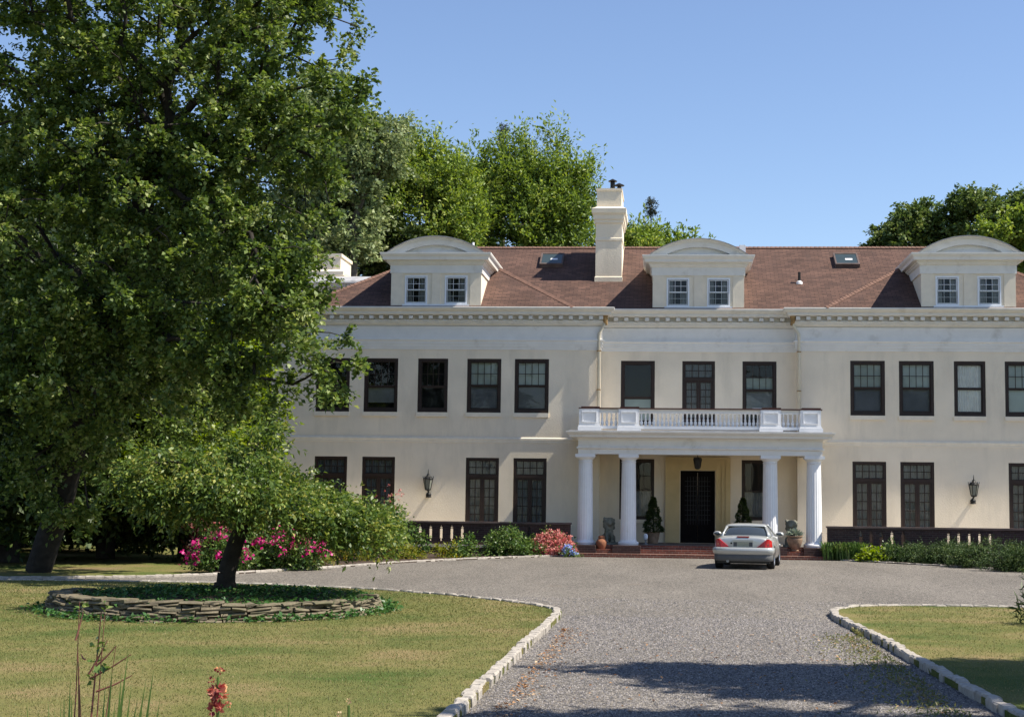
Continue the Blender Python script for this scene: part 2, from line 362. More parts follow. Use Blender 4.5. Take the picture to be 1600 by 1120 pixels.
L8 = leafmat('juniper', (.022,.048,.016), (.070,.120,.030), (.15,.20,.055), .12, .6, 2.5)
L9 = leafmat('ivy', (0.032,0.088,0.022), (0.075,0.178,0.053), (0.152,0.231,0.074), .25, .35, 2)
LG = leafmat('leaf_shrub', (0.044,0.094,0.023), (0.120,0.196,0.047), (0.223,0.265,0.094), .25, .4, 3)
LY = leafmat('leaf_yellowgreen', (.11, .14, .015), (.24, .25, .025), (.30, .22, .04), .3, .5, 3)
LR = leafmat('leaf_purple', (.035, .012, .012), (.075, .025, .022), (.10, .06, .03), .2, .5, 3)
PK = leafmat('petal_magenta', (.42, .015, .13), (.62, .03, .24), (.70, .12, .35), .3, .5, 3)
PA = leafmat('petal_salmon', (.42, .13, .12), (.62, .25, .22), (.68, .38, .32), .3, .5, 3)
PB = leafmat('petal_blue', (.20, .28, .62), (.38, .46, .75), None, .3, .5, 3)
PI = leafmat('petal_rust', (.22,.035,.04), (.55,.20,.13), (.80,.45,.22), .35, .5, 20)
GR = leafmat('grass_blade', (.115,.140,.040), (.185,.175,.065), (.29,.225,.11), .25, .6, .55)
# ------------------------------------------------------------------ setting: ground, driveway, lawns
def nodes(m): return m.node_tree.nodes, m.node_tree.links
def gravelmat():
    m = bpy.data.materials.new('gravel'); m.use_nodes = True; n, l = nodes(m); b = n['Principled BSDF']; b.inputs['Roughness'].default_value = .9; b.inputs['Specular IOR Level'].default_value = .25
    tc = n.new('ShaderNodeTexCoord')
    v = n.new('ShaderNodeTexVoronoi'); v.inputs['Scale'].default_value = 48; l.new(tc.outputs['Object'], v.inputs['Vector'])
    sp = n.new('ShaderNodeSeparateColor'); l.new(v.outputs['Color'], sp.inputs[0])
    rp = n.new('ShaderNodeValToRGB'); e = rp.color_ramp.elements
    e[0].color = (.036, .034, .032, 1); e[1].color = (.37, .33, .285, 1); e[0].position = 0
    for p_, c_ in ((.28, (.092, .084, .076)), (.6, (.172, .155, .135)), (.85, (.235, .207, .175))): k = e.new(p_); k.color = (*c_, 1)
    l.new(sp.outputs[0], rp.inputs[0])
    no = n.new('ShaderNodeTexNoise'); no.inputs['Scale'].default_value = .22; no.inputs['Detail'].default_value = 7; no.inputs['Roughness'].default_value = .6; mp = n.new('ShaderNodeMapping'); mp.inputs['Scale'].default_value = (2.6, .55, 1); l.new(tc.outputs['Object'], mp.inputs[0]); l.new(mp.outputs[0], no.inputs['Vector'])
    mr = n.new('ShaderNodeMapRange'); mr.inputs[1].default_value = .3; mr.inputs[2].default_value = .7; mr.inputs[3].default_value = .80; mr.inputs[4].default_value = 1.16; l.new(no.outputs['Fac'], mr.inputs[0])
    mx = n.new('ShaderNodeMix'); mx.data_type = 'RGBA'; mx.blend_type = 'MULTIPLY'; mx.inputs[0].default_value = 1; l.new(rp.outputs[0], mx.inputs[6]); l.new(mr.outputs[0], mx.inputs[7])
    n2 = n.new('ShaderNodeTexNoise'); n2.inputs['Scale'].default_value = .9; n2.inputs['Detail'].default_value = 9; n2.inputs['Roughness'].default_value = .75; l.new(tc.outputs['Object'], n2.inputs['Vector'])
    m2 = n.new('ShaderNodeMapRange'); m2.inputs[1].default_value = .58; m2.inputs[2].default_value = .74; m2.inputs[4].default_value = .55; l.new(n2.outputs['Fac'], m2.inputs[0])
    m3 = n.new('ShaderNodeMix'); m3.data_type = 'RGBA'; l.new(m2.outputs[0], m3.inputs[0]); l.new(mx.outputs[2], m3.inputs[6]); m3.inputs[7].default_value = (.20, .15, .11, 1)
    l.new(m3.outputs[2], b.inputs['Base Color'])
    bp = n.new('ShaderNodeBump'); bp.inputs['Strength'].default_value = .9; bp.inputs['Distance'].default_value = .012; bp.invert = True
    l.new(v.outputs['Distance'], bp.inputs['Height']); l.new(bp.outputs[0], b.inputs['Normal']); return m
def lawnmat(name, dry):
    m = bpy.data.materials.new(name); m.use_nodes = True; n, l = nodes(m); b = n['Principled BSDF']; b.inputs['Roughness'].default_value = .95; b.inputs['Specular IOR Level'].default_value = .1
    tc = n.new('ShaderNodeTexCoord')
    a = n.new('ShaderNodeTexNoise'); a.inputs['Scale'].default_value = .45; a.inputs['Detail'].default_value = 8; a.inputs['Roughness'].default_value = .62; l.new(tc.outputs['Object'], a.inputs['Vector'])
    rp = n.new('ShaderNodeValToRGB'); e = rp.color_ramp.elements; e[0].position = .34; e[1].position = .66
    e[0].color = (.072, .105, .026, 1); e[1].color = (*dry, 1); k = e.new(.52); k.color = (.158, .150, .052, 1)
    l.new(a.outputs['Fac'], rp.inputs[0])
    f = n.new('ShaderNodeTexNoise'); f.inputs['Scale'].default_value = 70; f.inputs['Detail'].default_value = 3; l.new(tc.outputs['Object'], f.inputs['Vector'])
    mr = n.new('ShaderNodeMapRange'); mr.inputs[1].default_value = .3; mr.inputs[2].default_value = .7; mr.inputs[3].default_value = .55; mr.inputs[4].default_value = 1.4; l.new(f.outputs['Fac'], mr.inputs[0])
    mx = n.new('ShaderNodeMix'); mx.data_type = 'RGBA'; mx.blend_type = 'MULTIPLY'; mx.inputs[0].default_value = 1; l.new(rp.outputs[0], mx.inputs[6]); l.new(mr.outputs[0], mx.inputs[7])
    l.new(mx.outputs[2], b.inputs['Base Color'])
    bp = n.new('ShaderNodeBump'); bp.inputs['Strength'].default_value = .8; bp.inputs['Distance'].default_value = .03; l.new(f.outputs['Fac'], bp.inputs['Height']); l.new(bp.outputs[0], b.inputs['Normal']); return m
M['gravel'] = gravelmat(); M['lawn'] = lawnmat('lawn_turf', (.235, .178, .088)); M['meadow'] = lawnmat('rough_grass', (.20, .15, .08))
tag(link('ground', poly_mesh([(-900, -300), (900, -300), (900, 1500), (-900, 1500)], -.02), 'meadow'), kind='structure')
kerbL = [(-24, 29.5),(-20,30.6),(-16.5,31.2),(-14.25,31.6),(-12.35,31.85),(-9.62,31.75),(-7.54,31.18),(-5.77,30.37),(-4.29,29.19),(-3.15,28.0),(-2.35,26.94),(-1.95,26.1),(-1.8,25.2),(-1.8,23.5),(-1.84,21),(-1.86,18.6),(-1.87,16.3),(-1.88,14.8),(-1.88,12),(-1.9,8),(-1.9,3)]
kerbR = [(26,27.2),(18,27.9),(12,28.2),(8,28.35),(6.45,28.38),(5.31,28.4),(4.13,28.29),(3.35,27.9),(2.87,27.08),(2.71,25.91),(2.74,24.5),(2.84,22.9),(2.92,20.9),(2.97,18.78),(3.02,16.9),(3.08,15.3),(3.12,13.6),(3.15,10),(3.15,6),(3.15,3)]
far = [(-26,35.0),(-20,34.2),(-16.7,33.4),(-14.65,33.3),(-13.28,33.9),(-11.9,34.8),(-10.9,36.2),(-9.9,38.4),(-8.95,40.7),(-8.1,43.2),(-6.76,45.9),(-5.12,48.5),(-3.4,50.15),(1,50.2),(5.2,50.2),(6.3,49.4),(7.96,47.4),(10.1,44.6),(12.5,41.2),(15,39.0),(20,37.2),(28,36.2)]
sKL, sKR, sF = spline(kerbL, 6), spline(kerbR, 6), spline(far, 6)
drive = [tuple(p) for p in sF] + [(28, 20), (6, 1), (-6, 1), (-26, 20)]
tag(link('driveway', poly_mesh(drive, .004), 'gravel'), kind='structure')
lawnL = [tuple(p) for p in sKL] + [(-2.2, -6), (-34, -6), (-34, 28.5)]
lawnR = [tuple(p) for p in sKR] + [(3.4, -6), (34, -6), (34, 26.6)]
tag(link('lawn', poly_mesh(lawnL, .075, .09), 'lawn'), kind='structure')
tag(link('lawn', poly_mesh(lawnR, .075, .09), 'lawn'), kind='structure')
def kerb(line, w0, h, seg, m, side, jit=.02):
    """a row of rough blocks along a line; side = which way the row lies of the line"""
    P = [Vector(p) for p in line]; mb = MB(); i = 0; acc = 0; pts = [P[0]]
    cum = [0]
    for a, b in zip(P, P[1:]): cum.append(cum[-1]+(b-a).length)
    def pos(s):
        k = max(0, min(len(P)-2, int(np.searchsorted(cum, s))-1)); t = (s-cum[k])/max(cum[k+1]-cum[k], 1e-6); return P[k].lerp(P[k+1], t)
    s = 0
    while s < cum[-1]-seg:
        L = seg*rnd.uniform(.8, 1.25); a, b = pos(s+.001), pos(s+L-.001); d = (b-a).normalized(); nn = Vector((d.y, -d.x))*side
        hh = h*rnd.uniform(.92, 1.08); ww = w0*rnd.uniform(.92, 1.08); o = rnd.uniform(-jit, jit); vs = []
        for z, ins in ((-.03, 0), (hh*.8, 0), (hh, .014)):
            for q, along in ((a, 1), (b, -1)):
                for e in ((0, 1) if along == 1 else (1, 0)):
                    p = q + d*along*ins + nn*(o + (ww-ins if e else ins)) + Vector((rnd.uniform(-1, 1), rnd.uniform(-1, 1)))*.008
                    vs.append((p.x, p.y, z + rnd.uniform(-1, 1)*.007))
        fs = [(0,1,2,3)] + [(k*4+i, k*4+(i+1)%4, (k+1)*4+(i+1)%4, (k+1)*4+i) for k in range(2) for i in range(4)] + [(8,9,10,11)]
        mb.add(vs, fs); s += L
    return mb.build('kerb', m)
tag(kerb(sKL, .125, .105, .22, 'granite', 1), kind='structure')
tag(kerb(sKR, .125, .105, .22, 'granite', -1), kind='structure')
tag(kerb([tuple(p) for p in sF if -26 < p.x < -3.3], .10, .06, .22, 'granite', -1, .01), kind='structure')
tag(kerb([tuple(p) for p in sF if p.x > 5.25], .10, .05, .3, 'granite', -1, .02), kind='structure')
bedL = [tuple(p) for p in sF if -11.0 < p.x < -3.4] + [(-3.4, 51.2), (-14, 51.2), (-13.8, 46), (-12.6, 40)]
bedR = [tuple(p) for p in sF if p.x > 5.2] + [(28, 51.2), (5.2, 51.2)]
tag(link('planting_bed', poly_mesh(bedL, .03, .03), 'mulch'), kind='structure')
tag(link('planting_bed', poly_mesh(bedR, .03, .03), 'mulch'), kind='structure')
# ------------------------------------------------------------------ the mansion
HX, WY, CY = .96, 53.9, 54.4           # centre line, wing wall, centre wall
house = thing('mansion', 'cream stucco mansion with white cornice and brown shingle hip roof behind the gravel drive', 'mansion', (HX, WY, 0))
def panel(mb, x0, x1, z0, z1, Y, ops, depth=.4):
    xs = sorted({x0, x1, *[v for o in ops for v in (o[0], o[1])]}); zs = sorted({z0, z1, *[v for o in ops for v in (o[2], o[3])]})
    for a, b in zip(xs, xs[1:]):
        for c, d in zip(zs, zs[1:]):
            mx_, mz = (a+b)/2, (c+d)/2
            if any(o[0] < mx_ < o[1] and o[2] < mz < o[3] for o in ops): continue
            mb.add([(a,Y,c),(b,Y,c),(b,Y,d),(a,Y,d)], [(0,1,2,3)])
    for a, b, c, d in ops:
        D = Y+depth
        mb.add([(a,Y,c),(b,Y,c),(b,Y,d),(a,Y,d),(a,D,c),(b,D,c),(b,D,d),(a,D,d)], [(0,4,5,1),(1,5,6,2),(2,6,7,3),(3,7,4,0)])
def mir(x): return 2*HX-x
upL = [(-12.30, .62, 0), (-10.53, .62, 1), (-8.63, .55, 2), (-6.76, .62, 3), (-5.03, .62, 3)]
lowL = [(-12.30, .60), (-10.55, .60), (-6.77, .60), (-5.05, .60)]
upR = [(mir(-5.03), .61, 3), (mir(-6.76)-.02, .61, 3), (10.52, .55, 4), (mir(-10.53)-.1, .61, 5), (mir(-12.3), .6, 3)]
lowR = [(mir(-5.05)+.02, .59), (mir(-6.77)-.03, .59), (mir(-10.55)-.06, .59), (mir(-12.3), .6)]
upC = [(-1.215, .615, 6), (.98, .59, 8), (3.165, .61, 7)]
UZ = (4.97, 6.92); LZ = (.42, 3.345); CZ = (4.6, 6.92)
wall = MB()
def ops(lst, z): return [(x[0]-x[1], x[0]+x[1], z[0], z[1]) for x in lst]
panel(wall, -14.57, -2.55, -.1, 8.75, WY, ops(upL, UZ)+ops(lowL, LZ))
panel(wall, 4.47, 16.5, -.1, 8.75, WY, ops(upR, UZ)+ops(lowR, LZ))
pw = [(-1.85, -.6, 1.2, 3.37), (2.53, 3.73, 1.22, 3.37), (.34, 1.58, .39, 2.97)]
panel(wall, -2.55, 4.47, -.1, 8.75, CY, ops(upC, CZ)+pw)
wall.add([(-2.55,WY,-.1),(-2.55,CY,-.1),(-2.55,CY,8.75),(-2.55,WY,8.75)], [(0,1,2,3)])
wall.add([(4.47,WY,-.1),(4.47,CY,-.1),(4.47,CY,8.75),(4.47,WY,8.75)], [(3,2,1,0)])
wall.add([(-14.57,WY,-.1),(-14.57,66,-.1),(-14.57,66,8.75),(-14.57,WY,8.75)], [(0,3,2,1)])
wall.add([(16.5,WY,-.1),(16.5,66,-.1),(16.5,66,8.75),(16.5,WY,8.75)], [(0,1,2,3)])
wall.add([(-14.57,66,-.1),(16.5,66,-.1),(16.5,66,8.75),(-14.57,66,8.75)], [(0,3,2,1)])
wall.build('wall', 'stucco', house)
per = [(-14.57,66),(-14.57,WY),(-2.55,WY),(-2.55,CY),(4.47,CY),(4.47,WY),(16.5,WY),(16.5,66)]
co = MB().molding(per, [(0,8.10),(.06,8.12),(.10,8.17),(.15,8.19),(.15,8.24),(.19,8.25),(.19,8.315),(.07,8.32),(.07,8.475),(.34,8.485),(.37,8.53),(.37,8.60),(.42,8.62),(.50,8.70),(.505,8.735),(.50,8.755),(.44,8.765),(0,8.77)], endcap=False)
def dent(x0, x1, Y):
    n = int((x1-x0)/.355); s = (x1-x0)/n
    for i in range(n): co.box(x0+s*(i+.3), x0+s*(i+.7), Y-.31, Y-.06, 8.34, 8.46)
dent(-14.7, -2.35, WY); dent(-2.2, 4.15, CY); dent(4.3, 16.7, WY)
co.build('cornice', 'cream', house)
MB().molding(per, [(0,7.245),(.03,7.25),(.03,7.345),(.055,7.35),(.055,7.445),(.08,7.45),(.08,7.55),(.12,7.58),(.12,7.625),(.05,7.64),(.045,8.0),(.06,8.097),(0,8.1)], endcap=False).build('entablature', 'trim', house)
MB().molding([(-14.57,60),(-14.57,WY),(-2.555,WY)], [(0,3.885),(.018,3.89),(.018,3.97),(.034,3.99),(.034,4.05),(0,4.09)]).build('string_course', 'sill', house)
MB().molding([(4.475,WY),(16.5,WY),(16.5,60)], [(0,3.885),(.018,3.89),(.018,3.97),(.034,3.99),(.034,4.05),(0,4.09)]).build('string_course', 'sill', house)
MB().box(-14.9, 16.8, 53.95, 65.5, 8.70, 8.755).build('flat_roof', 'rooftar', house)
# ---- windows
def bars(mb, x0, x1, z0, z1, nx, nz, y0, y1, t=.022):
    for i in range(1, nx): x = x0+(x1-x0)*i/nx; mb.box(x-t/2, x+t/2, y0, y1, z0, z1)
    for j in range(1, nz): z = z0+(z1-z0)*j/nz; mb.box(x0, x1, y0+.002, y1-.002, z-t/2, z+t/2)
def ring(mb, x0, x1, z0, z1, t, y0, y1, tb=None):
    tb = tb or t
    mb.box(x0, x0+t, y0, y1, z0, z1); mb.box(x1-t, x1, y0, y1, z0, z1); mb.box(x0+t, x1-t, y0, y1, z1-t, z1); mb.box(x0+t, x1-t, y0, y1, z0, z0+tb)
def pleats(x0, x1, z0, z1, y, amp=.012, step=.07):
    n = max(4, int((x1-x0)/step*4)); vs = []; fs = []
    for i in range(n+1):
        x = x0+(x1-x0)*i/n; yy = y+amp*math.sin(i*math.pi/2)+rnd.uniform(-.004, .004)
        vs += [(x, yy, z0), (x, yy, z1)]
    return MB().add(vs, [(2*i, 2*i+2, 2*i+3, 2*i+1) for i in range(n)])
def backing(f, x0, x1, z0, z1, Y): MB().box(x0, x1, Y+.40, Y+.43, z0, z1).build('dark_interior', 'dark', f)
def sash_window(xc, hw, z0, z1, Y, st):
    x0, x1 = xc-hw, xc+hw; f = MB(); ring(f, x0+.002, x1-.002, z0+.002, z1-.002, .10, Y+.02, Y+.14); f = f.build('window', 'brown', house)
    a, b, c, d = x0+.10, x1-.10, z0+.10, z1-.10; mid = (c+d)/2 - (.05 if st in (0, 1, 2) else 0)
    if st == 6: mid = z0 + .98
    if st == 7: mid = z0+1.28
    s = MB(); ring(s, a, b, mid, d, .045, Y+.06, Y+.10); ring(s, a, b, c, mid+.004, .045, Y+.09, Y+.13, .07)
    if st in (1, 3, 5): bars(s, a+.045, b-.045, mid+.045, d-.045, 4, 2, Y+.065, Y+.095)
    if st == 2: bars(s, a+.045, b-.045, mid+.045, d-.045, 4, 2, Y+.065, Y+.095, .015)
    if st == 7: bars(s, a+.045, b-.045, mid+.045, d-.045, 4, 2, Y+.065, Y+.095, .02)
    s.build('sash', 'brown', f)
    MB().add([(a,Y+.08,mid),(b,Y+.08,mid),(b,Y+.08,d),(a,Y+.08,d),(a,Y+.11,c),(b,Y+.11,c),(b,Y+.11,mid),(a,Y+.11,mid)], [(0,1,2,3),(4,5,6,7)]).build('pane', 'glass', f)
    if st in (3, 5): MB().box(a, b, Y+.2, Y+.21, mid, d).build('blind', 'blind', f); MB().box(a, b, Y+.2, Y+.21, c+.08, mid-.01).build('blind', 'blinddk' if st == 3 else 'blind', f)
    if st == 1: MB().box(a, b, Y+.2, Y+.21, c+.25, mid-.01).build('blind', 'lacedk', f)
    if st == 4: pleats(a, b, c, d, Y+.19, .015, .08).build('curtain', 'lace', f)
    if st == 6: MB().box(a, b, Y+.15, Y+.17, c-.3, mid-.05).build('blind', 'blind', f)
    if st == 7: MB().box(a, b, Y+.2, Y+.21, c+.35, mid).build('blind', 'lacedk', f); MB().box(a, b, Y+.2, Y+.21, mid+.02, mid+.45).build('blind', 'blind', f)
    backing(f, x0, x1, z0, z1, Y)
    if Y == WY: MB().box(x0-.03, x1+.01, Y-.055, Y+.03, z0-.155, z0-.003).build('sill', 'sill', f)
    return f
for x, h, st in upL+upR: sash_window(x, h, *UZ, WY, st)
for x, h, st in upC:
    if st != 8: sash_window(x, h, *CZ, CY, st)
def french(xc, hw, z0, z1, Y, trans=True, rows=6, name='french_window'):
    x0, x1 = xc-hw, xc+hw; f = MB(); ring(f, x0+.002, x1-.002, z0+.002, z1-.002, .085, Y+.02, Y+.14); zt = z1-.66
    f.box(x0+.087, x1-.087, Y+.01, Y+.13, zt-.05, zt+.05); f = f.build(name, 'brown', house)
    s = MB(); ring(s, x0+.085, x1-.085, zt+.05, z1-.085, .035, Y+.05, Y+.09); bars(s, x0+.12, x1-.12, zt+.085, z1-.12, 4, 2, Y+.055, Y+.085, .028)
    for a, b in ((x0+.085, xc-.003), (xc+.003, x1-.085)):
        ring(s, a, b, z0+.085, zt-.05, .075, Y+.05, Y+.10, .2); bars(s, a+.075, b-.075, z0+.285, zt-.125, 2, rows, Y+.055, Y+.09, .028)
    s.build('sash', 'brown', f)
    MB().add([(x0+.09,Y+.075,z0+.1),(x1-.09,Y+.075,z0+.1),(x1-.09,Y+.075,z1-.09),(x0+.09,Y+.075,z1-.09)], [(0,1,2,3)]).build('pane', 'glass', f)
    pleats(x0+.09, x1-.09, z0+.1, z1-.09, Y+.2, .015, .09).build('curtain', 'lacedk', f)
    backing(f, x0, x1, z0, z1, Y)
for x, h in lowL+lowR: french(x, h, *LZ, WY)
french(.98, .59, *CZ, CY, rows=5)
for a, b, c, d in pw[:2]:
    f = MB(); ring(f, a+.002, b-.002, c+.002, d-.002, .09, CY+.02, CY+.14); f = f.build('window', 'brown', house)
    s = MB(); ring(s, a+.09, b-.09, 2.25, d-.09, .04, CY+.06, CY+.10); ring(s, a+.09, b-.09, c+.09, 2.254, .04, CY+.09, CY+.13); bars(s, a+.13, b-.13, 2.29, d-.13, 4, 2, CY+.065, CY+.095); s.build('sash', 'brown', f)
    MB().add([(a+.09,CY+.08,c+.1),(b-.09,CY+.08,c+.1),(b-.09,CY+.08,d-.09),(a+.09,CY+.08,d-.09)], [(0,1,2,3)]).build('pane', 'glass', f)
    pleats(a+.09, b-.09, c+.1, 2.25, CY+.2).build('curtain', 'lacedk', f); backing(f, a, b, c, d, CY)
    MB().box(a-.04, b+.04, CY-.06, CY+.01, c-.12, c-.003).build('sill', 'sill', f)
MB().box(2.9, 3.3, CY-.15, CY-.003, 5.0, 5.24).build('window_air_conditioner', 'flash', house)
# ---- door and its surround
dr = MB(); ring(dr, .342, 1.578, .392, 2.968, .07, CY+.1, CY+.2)
for a, b in ((.412, .957), (.963, 1.508)):
    dr.box(a, b, CY+.14, CY+.19, .40, 2.898); ring(dr, a+.06, b-.06, 1.0, 2.8, .04, CY+.12, CY+.142)
dr = dr.build('door', 'door', house); gr = MB(); bars(gr, .50, 1.42, 1.04, 2.76, 9, 10, CY+.115, CY+.13, .018); gr.build('grille', 'iron', dr)
MB().tube([(.93, CY+.08, 1.35), (.93, CY+.08, 1.55)], .018).build('handle', 'iron', dr)
su = MB()
for s_ in (-1, 1):
    su.box(*sorted((HX+s_*.64, HX+s_*.86)), CY-.06, CY-.001, .40, 3.2); su.box(*sorted((HX+s_*.86, HX+s_*1.0)), CY-.10, CY-.001, .40, 3.28); su.box(*sorted((HX+s_*1.0, HX+s_*1.16)), CY-.14, CY-.001, .40, 3.36)
su.box(HX-.64, HX+.64, CY-.06, CY-.001, 2.98, 3.2); su.box(HX-.86, HX+.86, CY-.10, CY-.001, 3.2, 3.28); su.box(HX-1.0, HX+1.0, CY-.14, CY-.001, 3.28, 3.36); su.box(HX-1.16, HX+1.16, CY-.16, CY-.001, 3.36, 3.44)
su.build('door_surround', 'ochre', house)
# ---- roof
def roof_mesh(faces):
    me = bpy.data.meshes.new('roof'); vs = []; fs = []; uv = []
    for f in faces:
        P = [Vector(p) for p in f]; nrm = (P[1]-P[0]).cross(P[2]-P[0]).normalized()
        if nrm.z < 0: P.reverse(); nrm = -nrm
        h = Vector((0,0,1)).cross(nrm).normalized(); up = nrm.cross(h)
        fs.append(tuple(range(len(vs), len(vs)+len(P)))); vs += P; uv += [(p.dot(h)+50, p.dot(up)+50) for p in P]
    me.from_pydata(vs, [], fs); l = me.uv_layers.new(name='UVMap')
    for i, u in enumerate(uv): l.data[i].uv = u
    me.update(); return me
EZ = 8.757; SL = .607
def hip(x0, x1, y0, y1):
    t = min(x1-x0, y1-y0)/2; z = EZ+SL*t
    if x1-x0 > y1-y0: a, b = (x0+t, (y0+y1)/2, z), (x1-t, (y0+y1)/2, z)
    else: a = b = ((x0+x1)/2, (y0+y1)/2, z)
    A, B, C_, D = (x0,y0,EZ), (x1,y0,EZ), (x1,y1,EZ), (x0,y1,EZ)
    if a == b: return [[A,B,a],[B,C_,a],[C_,D,a],[D,A,a]], [(A,a),(B,a)]
    return [[A,B,b,a],[B,C_,b],[C_,D,a,b],[D,A,a]], [(a,b),(A,a),(B,b)]
f1, h1 = hip(-13.5, 15.42, 53.94, 64.06); f2, h2 = hip(-13.58, -3.5, 53.44, 63.52); f3, h3 = hip(5.42, 15.5, 53.44, 63.52)
rf = link('roof', roof_mesh(f1+f2+f3), 'shingle', house)
for a, b in h1[:1]+h2+h3:
    cp = MB(); a, b = Vector(a), Vector(b); d = (b-a).normalized(); sd_ = d.cross(Vector((0,0,1))).normalized(); n_ = int((b-a).length/.17)
    for i in range(n_):
        p, q = a.lerp(b, i/n_), a.lerp(b, (i+1.15)/n_); wv = sd_*.13; k = .035
        cp.add([p-wv-Vector((0,0,.03)), p+Vector((0,0,k+.02)), p+wv-Vector((0,0,.03)), q-wv-Vector((0,0,.045)), q+Vector((0,0,k)), q+wv-Vector((0,0,.045))], [(0,1,4,3),(1,2,5,4),(0,2,1)])
    cp.build('hip_cap', 'hipcap', rf)

def slope(x, Y, n=0): return Vector((x, Y-n*SL/math.hypot(1, SL), EZ+SL*(Y-53.94)+n/math.hypot(1, SL)))
def slopebox(mb, x0, x1, y0, y1, n0, n1):
    return mb.add([slope(x0,y0,n0),slope(x1,y0,n0),slope(x1,y1,n0),slope(x0,y1,n0),slope(x0,y0,n1),slope(x1,y0,n1),slope(x1,y1,n1),slope(x0,y1,n1)], [(0,3,2,1),(4,5,6,7),(0,1,5,4),(1,2,6,5),(2,3,7,6),(3,0,4,7)])
for x0, x1 in ((-5.1, -4.2), (6.2, 7.12)):
    s = MB(); slopebox(s, x0, x1, 57.25, 57.32, -.02, .16); slopebox(s, x0, x1, 58.13, 58.2, -.02, .16); slopebox(s, x0, x0+.06, 57.32, 58.13, -.02, .16); slopebox(s, x1-.06, x1, 57.32, 58.13, -.02, .16)
    s = s.build('skylight', 'stonecap', rf)
    g = mat('skylight_glass', (.035, .05, .048), .3, .1, 2, spec=.5); MB_ = MB(); slopebox(MB_, x0+.05, x1-.05, 57.31, 58.14, .12, .145); MB_.build('skylight_pane', g, rf)
    MB_ = MB(); slopebox(MB_, (x0+x1)/2-.05, (x0+x1)/2+.22, 57.62, 57.75, .146, .149); MB_.build('skylight_label', 'white', rf)
p = slope(4.73, 55.97); MB().tube([p, p+Vector((0,0,.42))], .05, 8).build('vent_pipe', 'iron', rf)
MB().lathe([(.13, -.05), (.11, .05), (.05, .09)], p, 10).build('pipe_flashing', 'white', rf)
p = slope(2.75, 58.7); MB().box(p.x-.12, p.x+.12, p.y-.12, p.y+.2, p.z-.1, p.z+.22).build('roof_vent', 'white', rf)
p = Vector((-7.75, 57.7, 11.3)); MB().tube([p, p+Vector((0,0,.52))], .05, 8).build('vent_pipe', 'white', rf)
# ---- chimneys
def rect_lathe(mb, prof, x0, x1, y0, y1):
    vs = []
    for o, z in prof: vs += [(x0-o,y0-o,z),(x1+o,y0-o,z),(x1+o,y1+o,z),(x0-o,y1+o,z)]
    n = len(prof); fs = [(k*4+i, k*4+(i+1)%4, (k+1)*4+(i+1)%4, (k+1)*4+i) for k in range(n-1) for i in range(4)]+[(3,2,1,0), tuple(n*4-4+i for i in range(4))]
    return mb.add(vs, fs)
ch = rect_lathe(MB(), [(.03,9.4),(.03,10.22),(0,10.26),(0,11.60),(.025,11.62),(.025,11.70),(0,11.73),(0,12.25),(.05,12.30),(.05,12.40),(.09,12.43),(.09,12.58),(.15,12.66),(.16,12.83),(.0,12.90),(-.03,12.92),(-.03,13.52),(.0,13.53),(.0,13.62)], -2.88, -1.89, 56.1, 58.3)
ch = ch.build('chimney', 'stucco', house)
MB().lathe([(.09,0),(.09,.36),(.04,.37),(.16,.39),(.17,.42),(.03,.50)], (-2.28, 56.7, 13.6), 12).build('flue_cap', 'iron', ch)
MB().lathe([(.08,0),(.08,.14),(.06,.15),(.19,.19),(.2,.21),(.02,.30)], (-2.02, 56.5, 13.6), 12).build('flue_cap', 'iron', ch)
c2 = rect_lathe(MB(), [(0,9),(0,10.55),(.08,10.6),(.08,10.8),(.14,10.86),(.16,11.0),(.1,11.05),(0,11.1),(0,11.6),(.05,11.62),(.05,11.75)], -14.6, -13.5, 60, 62)
c2.build('chimney', 'stucco', house)
ls = MB(); ls.box(-14.3, -9.5, 56.6, 60, 8.76, 9.62); ls.molding([(-9.5, 60), (-14.3, 60), (-14.3, 56.6), (-9.5, 56.6)], [(0,9.6),(.05,9.62),(.05,9.8),(.2,9.86),(.25,9.98),(.3,10.02),(.3,10.06),(0,10.09)])
ls = ls.build('side_dormer', 'trim', house)
vs = []; n_ = 14
for i in range(n_+1):
    a = math.pi*i/n_; vs += [(-14.45, 58.3-1.75*math.cos(a), 10.07+.42*math.sin(a)), (-9.3, 58.3-1.75*math.cos(a), 10.07+.42*math.sin(a))]
MB().add(vs, [(2*i, 2*i+1, 2*i+3, 2*i+2) for i in range(n_)]+[tuple(range(0, 2*n_+2, 2))]).build('side_dormer_roof', 'lead', ls)
